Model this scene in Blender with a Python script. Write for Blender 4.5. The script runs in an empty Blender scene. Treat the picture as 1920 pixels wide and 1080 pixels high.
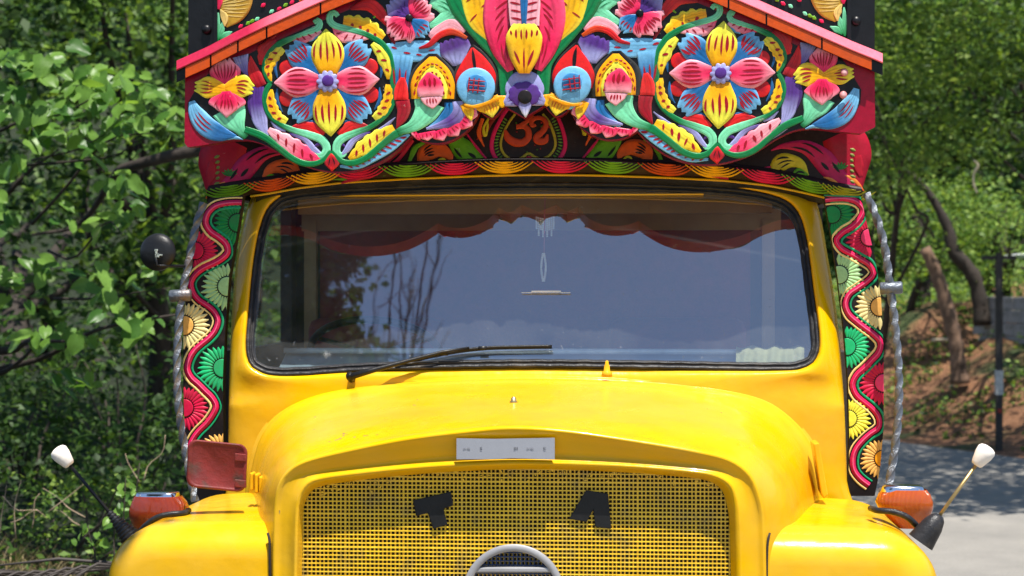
import bpy, math, random
import numpy as np
from mathutils import Vector, Matrix
random.seed(7)
RNG = np.random.default_rng(11)
SC = bpy.context.scene
COL = SC.collection
R = math.radians

# ------------------------------------------------------------------ camera, sky, sun, exposure
cam_data = bpy.data.cameras.new("camera")
cam = bpy.data.objects.new("camera", cam_data)
COL.objects.link(cam)
cam.location = (0.0, -6.0, 2.0)
cam.rotation_euler = (R(90), 0, 0)
cam_data.sensor_width = 36.0
cam_data.lens = 64.125
cam_data.clip_start = 0.1
cam_data.clip_end = 900.0
cam_data.dof.use_dof = True
cam_data.dof.focus_distance = 5.5
cam_data.dof.aperture_fstop = 4.8
SC.camera = cam

SUN_EL, SUN_AZ = R(71), R(20)      # azimuth: degrees to the right of straight behind the camera
to_sun = Vector((math.sin(SUN_AZ) * math.cos(SUN_EL), -math.cos(SUN_AZ) * math.cos(SUN_EL), math.sin(SUN_EL)))
world = bpy.data.worlds.new("World")
SC.world = world
world.use_nodes = True
wn = world.node_tree
wn.nodes.clear()
sky = wn.nodes.new("ShaderNodeTexSky")
sky.sky_type = 'NISHITA'
sky.sun_disc = False
sky.sun_elevation = SUN_EL
sky.sun_rotation = math.atan2(to_sun.x, to_sun.y)
sky.air_density = 1.0
sky.dust_density = 0.3
sky.ozone_density = 1.5
bgn = wn.nodes.new("ShaderNodeBackground")
bgn.inputs[1].default_value = 0.10
wo = wn.nodes.new("ShaderNodeOutputWorld")
wn.links.new(sky.outputs[0], bgn.inputs[0])
wn.links.new(bgn.outputs[0], wo.inputs[0])

sd = bpy.data.lights.new("sun", 'SUN')
sd.energy = 5.0
sd.angle = R(0.53)
sd.color = (1.0, 0.955, 0.88)
sun = bpy.data.objects.new("sun", sd)
COL.objects.link(sun)
sun.location = (4, -14, 14)
sun.rotation_euler = to_sun.to_track_quat('Z', 'Y').to_euler()

SC.view_settings.view_transform = 'Standard'
SC.view_settings.look = 'None'
SC.view_settings.gamma = 1.0
SC.view_settings.use_curve_mapping = False
SC.view_settings.exposure = 0.78

# ------------------------------------------------------------------ helpers
F, CX, CY = 3420.0, 960.0, 540.0
def P(px, py, D):
    """world point at distance D in front of the camera seen at picture position px,py"""
    return Vector(((px - CX) / F * D, D - 6.0, 2.0 - (py - CY) / F * D))

YAW = -math.asin(0.075)
T_ORI = Vector((0.074, 0, 0))
_c, _s = math.cos(-YAW), math.sin(-YAW)
def to_local(v):
    x, y = v[0] - T_ORI.x, v[1] - T_ORI.y
    return (x * _c - y * _s, x * _s + y * _c, v[2])
_C0 = to_local((0, -6, 2.0))
def L(px, py, d):
    """truck-local point on the plane y = d"""
    dx, dz = (px - CX) / F, -(py - CY) / F
    rx, ry = dx * _c - _s, dx * _s + _c
    t = (d - _C0[1]) / ry
    return (_C0[0] + rx * t, d, 2.0 + dz * t)

def srgb(r, g, b):
    f = lambda c: (c / 255.0 / 12.92) if c / 255.0 <= 0.04045 else ((c / 255.0 + 0.055) / 1.055) ** 2.4
    return (f(r), f(g), f(b), 1.0)

class MB:
    """collects verts / faces / colours for ONE mesh object"""
    def __init__(self):
        self.v, self.f, self.c = [], [], []
    def add(self, verts, faces, col=None):
        o = len(self.v)
        self.v.extend(verts)
        self.f.extend([tuple(i + o for i in f) for f in faces])
        if col is None:
            col = (1, 1, 1, 1)
        if len(col) == 4 and not hasattr(col[0], '__len__'):
            self.c.extend([col] * len(verts))
        else:
            self.c.extend(col)
        return self
    def grid(self, rows, col=None, close=False):
        n, m = len(rows), len(rows[0])
        vs = [p for r in rows for p in r]
        fs = []
        for i in range(n - 1):
            for j in range(m if close else m - 1):
                k = (j + 1) % m
                fs.append((i * m + j, i * m + k, (i + 1) * m + k, (i + 1) * m + j))
        return self.add(vs, fs, col)
    def box(self, cx, cy, cz, sx, sy, sz, rot=None, col=None, bev=0.0):
        vs = []
        for x in (-1, 1):
            for y in (-1, 1):
                for z in (-1, 1):
                    vs.append(Vector((x * sx / 2, y * sy / 2, z * sz / 2)))
        if rot is not None:
            vs = [rot @ v for v in vs]
        vs = [(v.x + cx, v.y + cy, v.z + cz) for v in vs]
        fs = [(0, 1, 3, 2), (4, 6, 7, 5), (0, 4, 5, 1), (2, 3, 7, 6), (0, 2, 6, 4), (1, 5, 7, 3)]
        return self.add(vs, fs, col)
    def tube(self, pts, rad, n=8, col=None, cap=True, twist=0.0, sq=False):
        pts = [Vector(p) for p in pts]
        m = len(pts)
        rr = rad if hasattr(rad, '__len__') else [rad] * m
        up = Vector((0, 0, 1))
        rows = []
        prev = None
        for i, p in enumerate(pts):
            t = (pts[min(i + 1, m - 1)] - pts[max(i - 1, 0)]).normalized()
            if prev is None:
                a = t.cross(up)
                if a.length < 1e-3:
                    a = t.cross(Vector((0, 1, 0)))
                a.normalize()
            else:
                a = (prev - t * prev.dot(t)).normalized()
            prev = a
            b = t.cross(a)
            row = []
            for j in range(n):
                th = 2 * math.pi * j / n + twist * i
                r = rr[i]
                row.append(tuple(p + (a * math.cos(th) + b * math.sin(th)) * r))
            rows.append(row)
        self.grid(rows, col, close=True)
        if cap:
            o = len(self.v) - m * n
            self.f.append(tuple(o + j for j in range(n))[::-1])
            self.f.append(tuple(o + (m - 1) * n + j for j in range(n)))
        return self
    def lathe(self, axis_pts, n=20, col=None):
        """axis_pts: list of (point, radius, direction)"""
        rows = []
        for p, r, d in axis_pts:
            d = Vector(d).normalized()
            a = d.cross(Vector((0, 0, 1)))
            if a.length < 1e-3:
                a = Vector((1, 0, 0))
            a.normalize()
            b = d.cross(a)
            rows.append([tuple(Vector(p) + (a * math.cos(2 * math.pi * j / n) + b * math.sin(2 * math.pi * j / n)) * r) for j in range(n)])
        return self.grid(rows, col, close=True)
    def build(self, name, mat, parent=None, smooth=True, bevel=0.0, sub=0, angle=None):
        me = bpy.data.meshes.new(name)
        me.from_pydata([tuple(v) for v in self.v], [], self.f)
        at = me.color_attributes.new("Col", 'FLOAT_COLOR', 'POINT')
        at.data.foreach_set("color", np.array(self.c, dtype=np.float32).ravel())
        me.materials.append(mat)
        if smooth:
            me.polygons.foreach_set("use_smooth", [True] * len(me.polygons))
        me.update()
        o = bpy.data.objects.new(name, me)
        COL.objects.link(o)
        if parent is not None:
            o.parent = parent
        if bevel:
            b = o.modifiers.new("b", 'BEVEL')
            b.width = bevel
            b.segments = 2
            b.limit_method = 'ANGLE'
            b.angle_limit = R(35)
        if sub:
            s = o.modifiers.new("s", 'SUBSURF')
            s.levels = s.render_levels = sub
        if angle is not None and smooth:
            try:
                me.set_sharp_from_angle(angle=R(angle))
            except Exception:
                pass
        return o

def empty(name, loc=(0, 0, 0), rz=0, parent=None):
    o = bpy.data.objects.new(name, None)
    o.empty_display_size = 0.1
    COL.objects.link(o)
    o.location = loc
    o.rotation_euler = (0, 0, rz)
    if parent is not None:
        o.parent = parent
    return o

def tag(o, label=None, cat=None, group=None, kind=None):
    for k, v in (("label", label), ("category", cat), ("group", group), ("kind", kind)):
        if v:
            o[k] = v
    return o

def cr(pts, n):
    """Catmull-Rom through pts, n samples evenly by length"""
    P_ = np.array(pts, float)
    if len(P_) == 2:
        t = np.linspace(0, 1, n)[:, None]
        return P_[0] * (1 - t) + P_[1] * t
    Q = np.vstack([2 * P_[0] - P_[1], P_, 2 * P_[-1] - P_[-2]])
    out = []
    for i in range(1, len(Q) - 2):
        for t in np.linspace(0, 1, 16, endpoint=False):
            a, b, c, d = Q[i - 1], Q[i], Q[i + 1], Q[i + 2]
            out.append(0.5 * (2 * b + (c - a) * t + (2 * a - 5 * b + 4 * c - d) * t * t + (3 * b - a - 3 * c + d) * t ** 3))
    out.append(Q[-2])
    out = np.array(out)
    s = np.concatenate([[0], np.cumsum(np.linalg.norm(np.diff(out, axis=0), axis=1))])
    u = np.linspace(0, s[-1], n)
    return np.stack([np.interp(u, s, out[:, k]) for k in range(out.shape[1])], 1)

def lin(pts, n):
    P_ = np.array(pts, float)
    s = np.concatenate([[0], np.cumsum(np.linalg.norm(np.diff(P_, axis=0), axis=1))])
    u = np.linspace(0, s[-1], n)
    return np.stack([np.interp(u, s, P_[:, k]) for k in range(P_.shape[1])], 1)

# ------------------------------------------------------------------ materials
def mat_new(name):
    m = bpy.data.materials.new(name)
    m.use_nodes = True
    nt = m.node_tree
    b = nt.nodes["Principled BSDF"]
    return m, nt, b

def nd(nt, t, **kw):
    n = nt.nodes.new(t)
    for k, v in kw.items():
        if k in n.inputs:
            n.inputs[k].default_value = v
        else:
            setattr(n, k, v)
    return n

def noise(nt, scale, detail=4.0, rough=0.55, coords=None):
    n = nd(nt, "ShaderNodeTexNoise", Scale=scale, Detail=detail, Roughness=rough)
    if coords is not None:
        nt.links.new(coords, n.inputs["Vector"])
    return n

def ramp(nt, fac, stops):
    r = nt.nodes.new("ShaderNodeValToRGB")
    el = r.color_ramp.elements
    while len(el) > 1:
        el.remove(el[-1])
    el[0].position, el[0].color = stops[0]
    for p, c in stops[1:]:
        e = el.new(p)
        e.color = c
    nt.links.new(fac, r.inputs[0])
    return r

def mix(nt, fac, a, b, mode='MIX'):
    m = nt.nodes.new("ShaderNodeMix")
    m.data_type = 'RGBA'
    m.blend_type = mode
    for sock, val in ((m.inputs[0], fac), (m.inputs[6], a), (m.inputs[7], b)):
        if hasattr(val, "is_output"):
            nt.links.new(val, sock)
        else:
            sock.default_value = val
    return m.outputs[2]

def bump(nt, b, h, strength, dist):
    bp = nd(nt, "ShaderNodeBump", Strength=strength, Distance=dist)
    nt.links.new(h, bp.inputs["Height"])
    nt.links.new(bp.outputs[0], b.inputs["Normal"])
    return bp

def objco(nt):
    return nt.nodes.new("ShaderNodeTexCoord").outputs["Object"]

def W4(v):
    return (v, v, v, 1)

def simple(name, col, rough=0.5, metal=0.0, bumpn=0.0, bscale=60, var=0.25, coat=0.0, dirt=None):
    m, nt, b = mat_new(name)
    co = objco(nt)
    n = noise(nt, bscale * 0.3, 5, 0.6, co)
    dark = tuple(c * (1 - var) for c in col[:3]) + (1,)
    light = tuple(min(1, c * (1 + var)) for c in col[:3]) + (1,)
    r = ramp(nt, n.outputs[0], [(0.3, dark), (0.7, light)])
    out = r.outputs[0]
    if dirt:
        n2 = noise(nt, 9, 6, 0.7, co)
        r2 = ramp(nt, n2.outputs[0], [(0.52, W4(0)), (0.66, W4(1))])
        out = mix(nt, r2.outputs[0], out, dirt)
    nt.links.new(out, b.inputs["Base Color"])
    b.inputs["Roughness"].default_value = rough
    b.inputs["Metallic"].default_value = metal
    b.inputs["Coat Weight"].default_value = coat
    if bumpn:
        nb = noise(nt, bscale, 4, 0.6, co)
        bump(nt, b, nb.outputs[0], bumpn, 0.01)
    return m

# yellow enamel of the cab and bonnet: waves, brush texture, chips and dust
def yellow_paint(name, chips=True):
    m, nt, b = mat_new(name)
    co = objco(nt)
    n1 = noise(nt, 2.2, 4, 0.6, co)
    base = ramp(nt, n1.outputs[0], [(0.3, (0.68, 0.36, 0.0, 1)), (0.55, (0.74, 0.40, 0.0, 1)), (0.75, (0.78, 0.435, 0.0, 1))])
    out = base.outputs[0]
    st = nd(nt, "ShaderNodeMapping")
    st.inputs["Scale"].default_value = (9, 9, 1.6)
    n2 = noise(nt, 7.0, 6, 0.7, co)
    r2 = ramp(nt, n2.outputs[0], [(0.56, W4(0)), (0.80, W4(0.25))])
    out = mix(nt, r2.outputs[0], out, (0.52, 0.27, 0.012, 1))
    n5 = noise(nt, 1.7, 6, 0.65, co)
    r5 = ramp(nt, n5.outputs[0], [(0.42, W4(0)), (0.72, W4(0.38))])
    out = mix(nt, r5.outputs[0], out, (0.58, 0.40, 0.10, 1))
    # chips
    n3 = noise(nt, 46, 3, 0.5, co)
    n4 = noise(nt, 4.6, 3, 0.6, co)
    mul = nd(nt, "ShaderNodeMath", operation='MULTIPLY')
    nt.links.new(n3.outputs[0], mul.inputs[0]); nt.links.new(n4.outputs[0], mul.inputs[1])
    r3 = ramp(nt, mul.outputs[0], [(0.440, W4(0)), (0.450, W4(1))])
    out = mix(nt, r3.outputs[0], out, (0.16, 0.13, 0.11, 1))
    nt.links.new(out, b.inputs["Base Color"])
    rr = ramp(nt, n2.outputs[0], [(0.3, W4(0.16)), (0.8, W4(0.34))])
    nt.links.new(rr.outputs[0], b.inputs["Roughness"])
    b.inputs["Coat Weight"].default_value = 0.10
    b.inputs["Coat Roughness"].default_value = 0.06
    b.inputs["Specular IOR Level"].default_value = 0.16
    nb = noise(nt, 5.5, 3, 0.5, co)
    nb2 = noise(nt, 130, 3, 0.6, co)
    ad = nd(nt, "ShaderNodeMath", operation='MULTIPLY_ADD')
    nt.links.new(nb2.outputs[0], ad.inputs[0]); ad.inputs[1].default_value = 0.035
    nt.links.new(nb.outputs[0], ad.inputs[2])
    bump(nt, b, ad.outputs[0], 0.55, 0.012)
    return m
M_YEL = yellow_paint("yellow enamel")

def carved_paint(name, rough=0.33, relief=0.22, worn=True):
    m, nt, b = mat_new(name)
    co = objco(nt)
    at = nd(nt, "ShaderNodeVertexColor", layer_name="Col")
    n1 = noise(nt, 55, 5, 0.65, co)
    r1 = ramp(nt, n1.outputs[0], [(0.3, W4(0.80)), (0.6, W4(1.0))])
    out = mix(nt, 1.0, at.outputs[0], r1.outputs[0], 'MULTIPLY')
    if worn:
        n2 = noise(nt, 21, 6, 0.75, co)
        r2 = ramp(nt, n2.outputs[0], [(0.665, W4(0)), (0.70, W4(0.75))])
        out = mix(nt, r2.outputs[0], out, (0.42, 0.38, 0.34, 1))
        n3 = noise(nt, 7, 5, 0.7, co)
        r3 = ramp(nt, n3.outputs[0], [(0.5, W4(0)), (0.8, W4(0.35))])
        out = mix(nt, r3.outputs[0], out, (0.10, 0.065, 0.05, 1))
    nt.links.new(out, b.inputs["Base Color"])
    b.inputs["Roughness"].default_value = rough
    b.inputs["Specular IOR Level"].default_value = 0.22
    nb = noise(nt, 70, 4, 0.6, co)
    bump(nt, b, nb.outputs[0], relief, 0.004)
    return m
M_CARVE = carved_paint("painted carved wood")
M_FLAT = carved_paint("painted sheet", 0.45, 0.15)
M_BLACK = simple("black lacquered board", (0.005, 0.005, 0.006, 1), 0.38, 0, 0.12, 50, 0.4, 0.0, None)
M_RUB = simple("black rubber", (0.016, 0.016, 0.018, 1), 0.42, 0, 0.4, 40, 0.4, 0, (0.05, 0.045, 0.04, 1))
M_BLKP = simple("black plastic ", (0.010, 0.010, 0.011, 1), 0.4, 0, 0.15, 50, 0.3)
M_CHROME = simple("chrome", (0.75, 0.76, 0.78, 1), 0.13, 1.0, 0.05, 30, 0.1)
M_STEEL = simple("aluminium painted steel", (0.13, 0.145, 0.17, 1), 0.38, 0.45, 0.5, 60, 0.25, 0, (0.16, 0.10, 0.07, 1))
M_REDM = simple("oxide red paint", (0.17, 0.013, 0.010, 1), 0.6, 0, 0.3, 40, 0.3, 0.1, (0.07, 0.03, 0.02, 1))
M_WHITE = simple("white plastic", (0.84, 0.77, 0.68, 1), 0.5, 0, 0.1, 30, 0.06)
M_BRASS = simple("brass rod", (0.42, 0.30, 0.12, 1), 0.35, 0.7, 0.1, 30, 0.2)
M_GREY = simple("grey ring paint", (0.30, 0.295, 0.30, 1), 0.45, 0.1, 0.1, 30, 0.12)
M_SEAM = simple("dark joint", (0.02, 0.012, 0.008, 1), 0.8)
M_TYRE = simple("tyre rubber", (0.02, 0.02, 0.02, 1), 0.8, 0, 0.3, 40)
M_TAN = simple("tan laminate", (0.50, 0.30, 0.13, 1), 0.5, 0, 0.1, 30, 0.15)
M_MAROON = simple("maroon lining", (0.24, 0.014, 0.018, 1), 0.7, 0, 0.3, 60, 0.3)
M_DASH = simple("grey blue dashboard", (0.40, 0.48, 0.55, 1), 0.3, 0.0, 0.1, 20, 0.12, 0.3)
M_DARKIN = simple("dark cab lining", (0.035, 0.026, 0.02, 1), 0.7, 0, 0.2, 40, 0.3)
M_CLOTH = simple("pale folded cloth", (0.52, 0.49, 0.27, 1), 0.9, 0, 0.6, 25, 0.15)
M_BLUEM = simple("dark blue mesh paint", (0.015, 0.04, 0.12, 1), 0.4, 0, 0.1)

def lens_mat(name, col, col2):
    m, nt, b = mat_new(name)
    co = objco(nt)
    w = nd(nt, "ShaderNodeTexWave", Scale=85.0, Distortion=0.6)
    w.wave_type = 'BANDS'; w.bands_direction = 'X'
    nt.links.new(co, w.inputs[0])
    r = ramp(nt, w.outputs[0], [(0.25, col2), (0.7, col)])
    nt.links.new(r.outputs[0], b.inputs["Base Color"])
    b.inputs["Roughness"].default_value = 0.12
    b.inputs["Coat Weight"].default_value = 0.6
    b.inputs["Subsurface Weight"].default_value = 0.15
    b.inputs["Subsurface Radius"].default_value = (0.03, 0.01, 0.004)
    bump(nt, b, w.outputs[0], 0.6, 0.004)
    return m
M_AMBER = lens_mat("amber lens", (0.62, 0.12, 0.004, 1), (0.36, 0.045, 0.002, 1))
M_AMBER_SHADE = lens_mat("shaded amber lens", (0.36, 0.045, 0.01, 1), (0.17, 0.015, 0.006, 1))  # amber lens with the shade on the left lamp put into its colour

def glass_mat():
    m = bpy.data.materials.new("windscreen glass")
    m.use_nodes = True
    nt = m.node_tree
    nt.nodes.clear()
    out = nt.nodes.new("ShaderNodeOutputMaterial")
    tr = nd(nt, "ShaderNodeBsdfTransparent"); tr.inputs[0].default_value = (0.74, 0.80, 0.80, 1)
    gl = nd(nt, "ShaderNodeBsdfGlossy", Roughness=0.012); gl.inputs[0].default_value = (0.95, 0.97, 1.0, 1)
    # mirror share by angle, the same from both sides of the pane
    fw = nd(nt, "ShaderNodeLayerWeight", Blend=0.5)
    pw = nd(nt, "ShaderNodeMath", operation='POWER'); pw.inputs[1].default_value = 4.0
    nt.links.new(fw.outputs["Facing"], pw.inputs[0])
    lw = nd(nt, "ShaderNodeMath", operation='MULTIPLY_ADD'); lw.inputs[1].default_value = 0.68; lw.inputs[2].default_value = 0.31
    nt.links.new(pw.outputs[0], lw.inputs[0])
    mx = nt.nodes.new("ShaderNodeMixShader")
    nt.links.new(lw.outputs[0], mx.inputs[0])
    nt.links.new(tr.outputs[0], mx.inputs[1]); nt.links.new(gl.outputs[0], mx.inputs[2])
    # thin film of dust
    df = nd(nt, "ShaderNodeBsdfDiffuse"); df.inputs[0].default_value = (0.45, 0.46, 0.47, 1)
    co = objco(nt)
    n1 = noise(nt, 4.0, 5, 0.65, co)
    r1 = ramp(nt, n1.outputs[0], [(0.35, W4(0.018)), (0.7, W4(0.075))])
    n2 = noise(nt, 60.0, 3, 0.5, co)
    r2 = ramp(nt, n2.outputs[0], [(0.69, W4(0)), (0.76, W4(0.25))])
    ad = nd(nt, "ShaderNodeMath", operation='ADD')
    nt.links.new(r1.outputs[0], ad.inputs[0]); nt.links.new(r2.outputs[0], ad.inputs[1])
    mx2 = nt.nodes.new("ShaderNodeMixShader")
    nt.links.new(ad.outputs[0], mx2.inputs[0])
    nt.links.new(mx.outputs[0], mx2.inputs[1]); nt.links.new(df.outputs[0], mx2.inputs[2])
    # slight waviness of the pane
    bp = nd(nt, "ShaderNodeBump", Strength=0.06, Distance=0.01)
    n3 = noise(nt, 3.0, 2, 0.4, co)
    nt.links.new(n3.outputs[0], bp.inputs["Height"]); nt.links.new(bp.outputs[0], gl.inputs["Normal"])
    nt.links.new(mx2.outputs[0], out.inputs[0])
    return m
M_GLASS = glass_mat()

def leaf_mat(name, c1, c2, trans=0.35, rough=0.42, attr=True):
    m = bpy.data.materials.new(name)
    m.use_nodes = True
    nt = m.node_tree
    b = nt.nodes["Principled BSDF"]
    out = nt.nodes["Material Output"]
    if attr:
        at = nd(nt, "ShaderNodeVertexColor", layer_name="Col")
        src = at.outputs[0]
    else:
        oi = nt.nodes.new("ShaderNodeObjectInfo")
        rp = ramp(nt, oi.outputs["Random"], [(0.0, c1), (1.0, c2)])
        co = objco(nt)
        w = noise(nt, 16, 3, 0.5, co)
        rv = ramp(nt, w.outputs[0], [(0.3, W4(0.8)), (0.7, W4(1.1))])
        src = mix(nt, 1.0, rp.outputs[0], rv.outputs[0], 'MULTIPLY')
    nt.links.new(src, b.inputs["Base Color"])
    b.inputs["Roughness"].default_value = rough
    b.inputs["Specular IOR Level"].default_value = 0.25
    tl = nt.nodes.new("ShaderNodeBsdfTranslucent")
    hs = nd(nt, "ShaderNodeHueSaturation", Hue=0.485, Saturation=1.1, Value=1.35)
    nt.links.new(src, hs.inputs["Color"]); nt.links.new(hs.outputs[0], tl.inputs[0])
    mx = nt.nodes.new("ShaderNodeMixShader")
    mx.inputs[0].default_value = trans
    nt.links.new(b.outputs[0], mx.inputs[1]); nt.links.new(tl.outputs[0], mx.inputs[2])
    nt.links.new(mx.outputs[0], out.inputs[0])
    return m
M_LEAF = leaf_mat("foliage", None, None, 0.40, 0.5)
for _m in (M_BLKP, M_RUB, M_BLACK):
    _m.node_tree.nodes["Principled BSDF"].inputs["Specular IOR Level"].default_value = 0.3
M_BIGLEAF = leaf_mat("broad leaf", (0.05, 0.14, 0.022, 1), (0.19, 0.34, 0.06, 1), 0.42, 0.36, attr=False)
M_BARK = simple("bark", (0.030, 0.021, 0.015, 1), 0.85, 0, 0.9, 25, 0.5)
M_BARK2 = simple("grey brown bark", (0.05, 0.037, 0.028, 1), 0.9, 0, 0.9, 22, 0.5)
# ================================================================== THE TRUCK (structure)
truck = empty("decorated_truck", T_ORI, YAW)
tag(truck, "yellow bonneted truck with brightly carved and painted floral visor board over its windscreen", "truck")

def lean(y):
    """depth of the raked windscreen plane at picture height y"""
    k = (y - 540.0) / F
    return 0.385 * (0.28 - 6.0 * k) / (1 + 0.385 * k)

# windscreen opening (outside of the rubber) and cab outline, in picture units on the raked plane
WO = [(462, 655), (466, 590), (476, 490), (490, 420), (512, 380), (560, 360), (700, 350), (850, 344), (1010, 342),
      (1200, 344), (1350, 351), (1440, 364), (1488, 388), (1510, 440), (1524, 540), (1535, 630), (1531, 668), (1508, 688),
      (1450, 694), (1200, 690), (960, 688), (700, 694), (560, 703), (500, 701), (472, 686)]
CO = [(430, 700), (434, 600), (442, 500), (454, 425), (467, 380), (486, 356), (560, 336), (700, 322), (850, 316), (1010, 314),
      (1200, 316), (1350, 324), (1470, 342), (1520, 360), (1537, 400), (1552, 480), (1568, 580), (1578, 680), (1584, 780), (1588, 900),
      (1590, 1010), (1300, 1030), (1000, 1030), (700, 1030), (430, 1010), (428, 900), (428, 800)]
CEN = np.array([1000.0, 540.0])
def closed(poly, n=600):
    q = cr([poly[-2], poly[-1]] + poly + [poly[0], poly[1]], n + 200)
    return q
def radial(poly, ang):
    q = closed(poly, 1600) - CEN
    a = np.arctan2(q[:, 1], q[:, 0]); r = np.hypot(q[:, 0], q[:, 1])
    o = np.argsort(a); a, r = a[o], r[o]
    a = np.concatenate([a - 2 * np.pi, a, a + 2 * np.pi]); r = np.concatenate([r, r, r])
    rr = np.interp(ang, a, r)
    return CEN + np.stack([np.cos(ang) * rr, np.sin(ang) * rr], 1)
NRING = 220
base_ring = lin(WO + [WO[0]], NRING + 1)[:-1]
ANG = np.arctan2(base_ring[:, 1] - CEN[1], base_ring[:, 0] - CEN[0])
ro = radial(WO, ANG); rc = radial(CO, ANG)
def ring3(q, doff):
    if not hasattr(doff, '__len__'):
        doff = [doff] * len(q)
    return [L(p[0], p[1], lean(p[1]) + o) for p, o in zip(q, doff)]
def side_round(q, k):
    """the cab front curls back towards its outer sides"""
    x = np.abs(q[:, 0] - 1008) / 585.0
    return k * np.clip(x - 0.86, 0, 1) ** 1.6 * 9
mb = MB()
rows = []
for t, d in ((-0.006, 0.03), (0.0, 0.0), (0.03, -0.022), (0.08, -0.034), (0.16, -0.040), (0.3, -0.036), (0.45, -0.028), (0.6, -0.016), (0.75, 0.0), (0.86, 0.014), (0.94, 0.035), (0.985, 0.07), (1.0, 0.12)):
    q = ro * (1 - t) + rc * t
    below = np.clip((q[:, 1] - 700) / 60.0, 0, 1)
    # below the glass the scuttle comes forward, the pillars keep their roll
    dd = np.full(len(q), d) * (1 - 0.6 * below) - 0.03 * below * math.sin(min(1, t * 1.5) * math.pi / 2)
    dd = dd - np.where(q[:, 1] > 700, lean(q[:, 1]) - lean(700.0), 0) * 1.02
    rows.append(ring3(q, dd))
# rake continues, drip edge: outer ring goes back
rows.append([(p[0], p[1] + 0.25, p[2]) for p in rows[-1]])
mb.grid(rows, None, close=True)
mb.build("cab_front", M_YEL, truck)
# rubber seal of the windscreen
inn = (ro - CEN)
def inset(q, k):
    nrm = np.roll(q, -1, 0) - np.roll(q, 1, 0)
    nrm = np.stack([-nrm[:, 1], nrm[:, 0]], 1)
    nrm /= np.linalg.norm(nrm, axis=1)[:, None]
    s = np.sign(np.sum((CEN - q) * nrm, 1))[:, None]
    return q + nrm * s * k
mb = MB()
prof = [(-3, 0.02), (-3, -0.012), (0, -0.024), (4, -0.026), (6.5, -0.016), (8, -0.012), (9.5, -0.018), (12, -0.018), (14, -0.008), (15, 0.012)]
rub = [ring3(inset(ro, k) + 0.4 * np.sin(np.arange(NRING)[:, None] * 1.7), d) for k, d in prof]
mb.grid(rub, None, close=True)
mb.build("window_rubber", M_RUB, truck)
# glass pane
gi = inset(ro, 12.5)
mb = MB(); rows = []
for t in (1.0, 0.8, 0.6, 0.4, 0.2, 0.02):
    q = CEN + (gi - CEN) * t
    rows.append([(p[0], 0.385 * (p[2] - 1.72) + 0.006, p[2]) for p in ring3(q, 0.006)])
mb.grid(rows[::-1], None, close=True)
mb.f.append(tuple(range(NRING))[::-1])
mb.build("windscreen", M_GLASS, truck)

m = MB()
a = L(978, 551, lean(551) + .0); b = L(1070, 547, lean(547) + .0)
m.box((a[0] + b[0]) / 2, a[1] - .001, (a[2] + b[2]) / 2 , b[0] - a[0], 0.003, 0.0018)
m.box((a[0] + b[0]) / 2, a[1] - .0005, (a[2] + b[2]) / 2 + .005, (b[0] - a[0]) * .6, 0.002, 0.0035, None)
m.build("glass_sticker", simple("pale sticker edge", (0.85, 0.95, 0.95, 1), .4), truck, smooth=False)
# cab shell behind the front: sides, roof, floor, rear wall
def shell():
    xl, xr = L(470, 600, 0.4)[0] - 0.06, L(1545, 600, 0.4)[0] + 0.06
    zt = L(1000, 325, 0.3)[2]
    y0, y1, zb = 0.33, 1.45, 0.95
    bxs = []
    for xw in (xl, xr):
        bxs += [("side_wall", (xw, (y0 + y1) / 2, (zb + 1.78) / 2, 0.04, y1 - y0, 1.78 - zb)), ("side_header", (xw, (y0 + y1) / 2, zt - 0.04, 0.04, y1 - y0, 0.08)), ("rear_pillar", (xw, y1 - 0.06, (zt + 1.7) / 2, 0.045, 0.12, zt - 1.7))]
    for nm, bx in bxs + [
                   ("cab_roof", ((xl + xr) / 2, (y0 + y1) / 2, zt + 0.02, xr - xl + 0.1, y1 - y0 + 0.1, 0.04)),
                   ("cab_floor", ((xl + xr) / 2, (y0 + y1) / 2, zb, xr - xl, y1 - y0, 0.04)),
                   ("rear_wall", ((xl + xr) / 2, y1, (zb + zt) / 2, xr - xl, 0.04, zt - zb))]:
        MB().box(*bx).build(nm, M_DARKIN, truck, smooth=False)
    return xl, xr, zt, y1
SXL, SXR, SZT, SY1 = shell()
# interior: tan frame round a maroon panel on the rear wall
yb = SY1 - 0.05
a = L(590, 395, yb); b_ = L(1440, 440, yb)
MB().box((a[0] + b_[0]) / 2, yb, (a[2] + b_[2]) / 2 + 0.01, b_[0] - a[0] + 0.1, 0.04, 0.085).build("ceiling_beam", M_TAN, truck, smooth=False)
for px in (584, 1440):
    q = L(px, 520, yb)
    MB().box(q[0], yb - 0.01, q[2] - 0.1, 0.05, 0.04, 0.66).build("wall_post", M_TAN, truck, smooth=False)
q = L(1000, 480, yb)
MB().box(q[0], yb + 0.01, q[2] - 0.12, 1.75, 0.02, 0.5).build("maroon_panel", M_MAROON, truck, smooth=False)
q = L(1000, 375, 0.55)
MB().box(q[0], 0.55, q[2], 1.7, 0.05, 0.10).build("header_trim", M_TAN, truck, smooth=False)
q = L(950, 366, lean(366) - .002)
MB().box(q[0], q[1], q[2], 1.34, 0.004, 0.0055).build("reflected_line_strip", M_YEL, truck, smooth=False)  # solid yellow strip stands in for the gold line mirrored along the glass top
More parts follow.
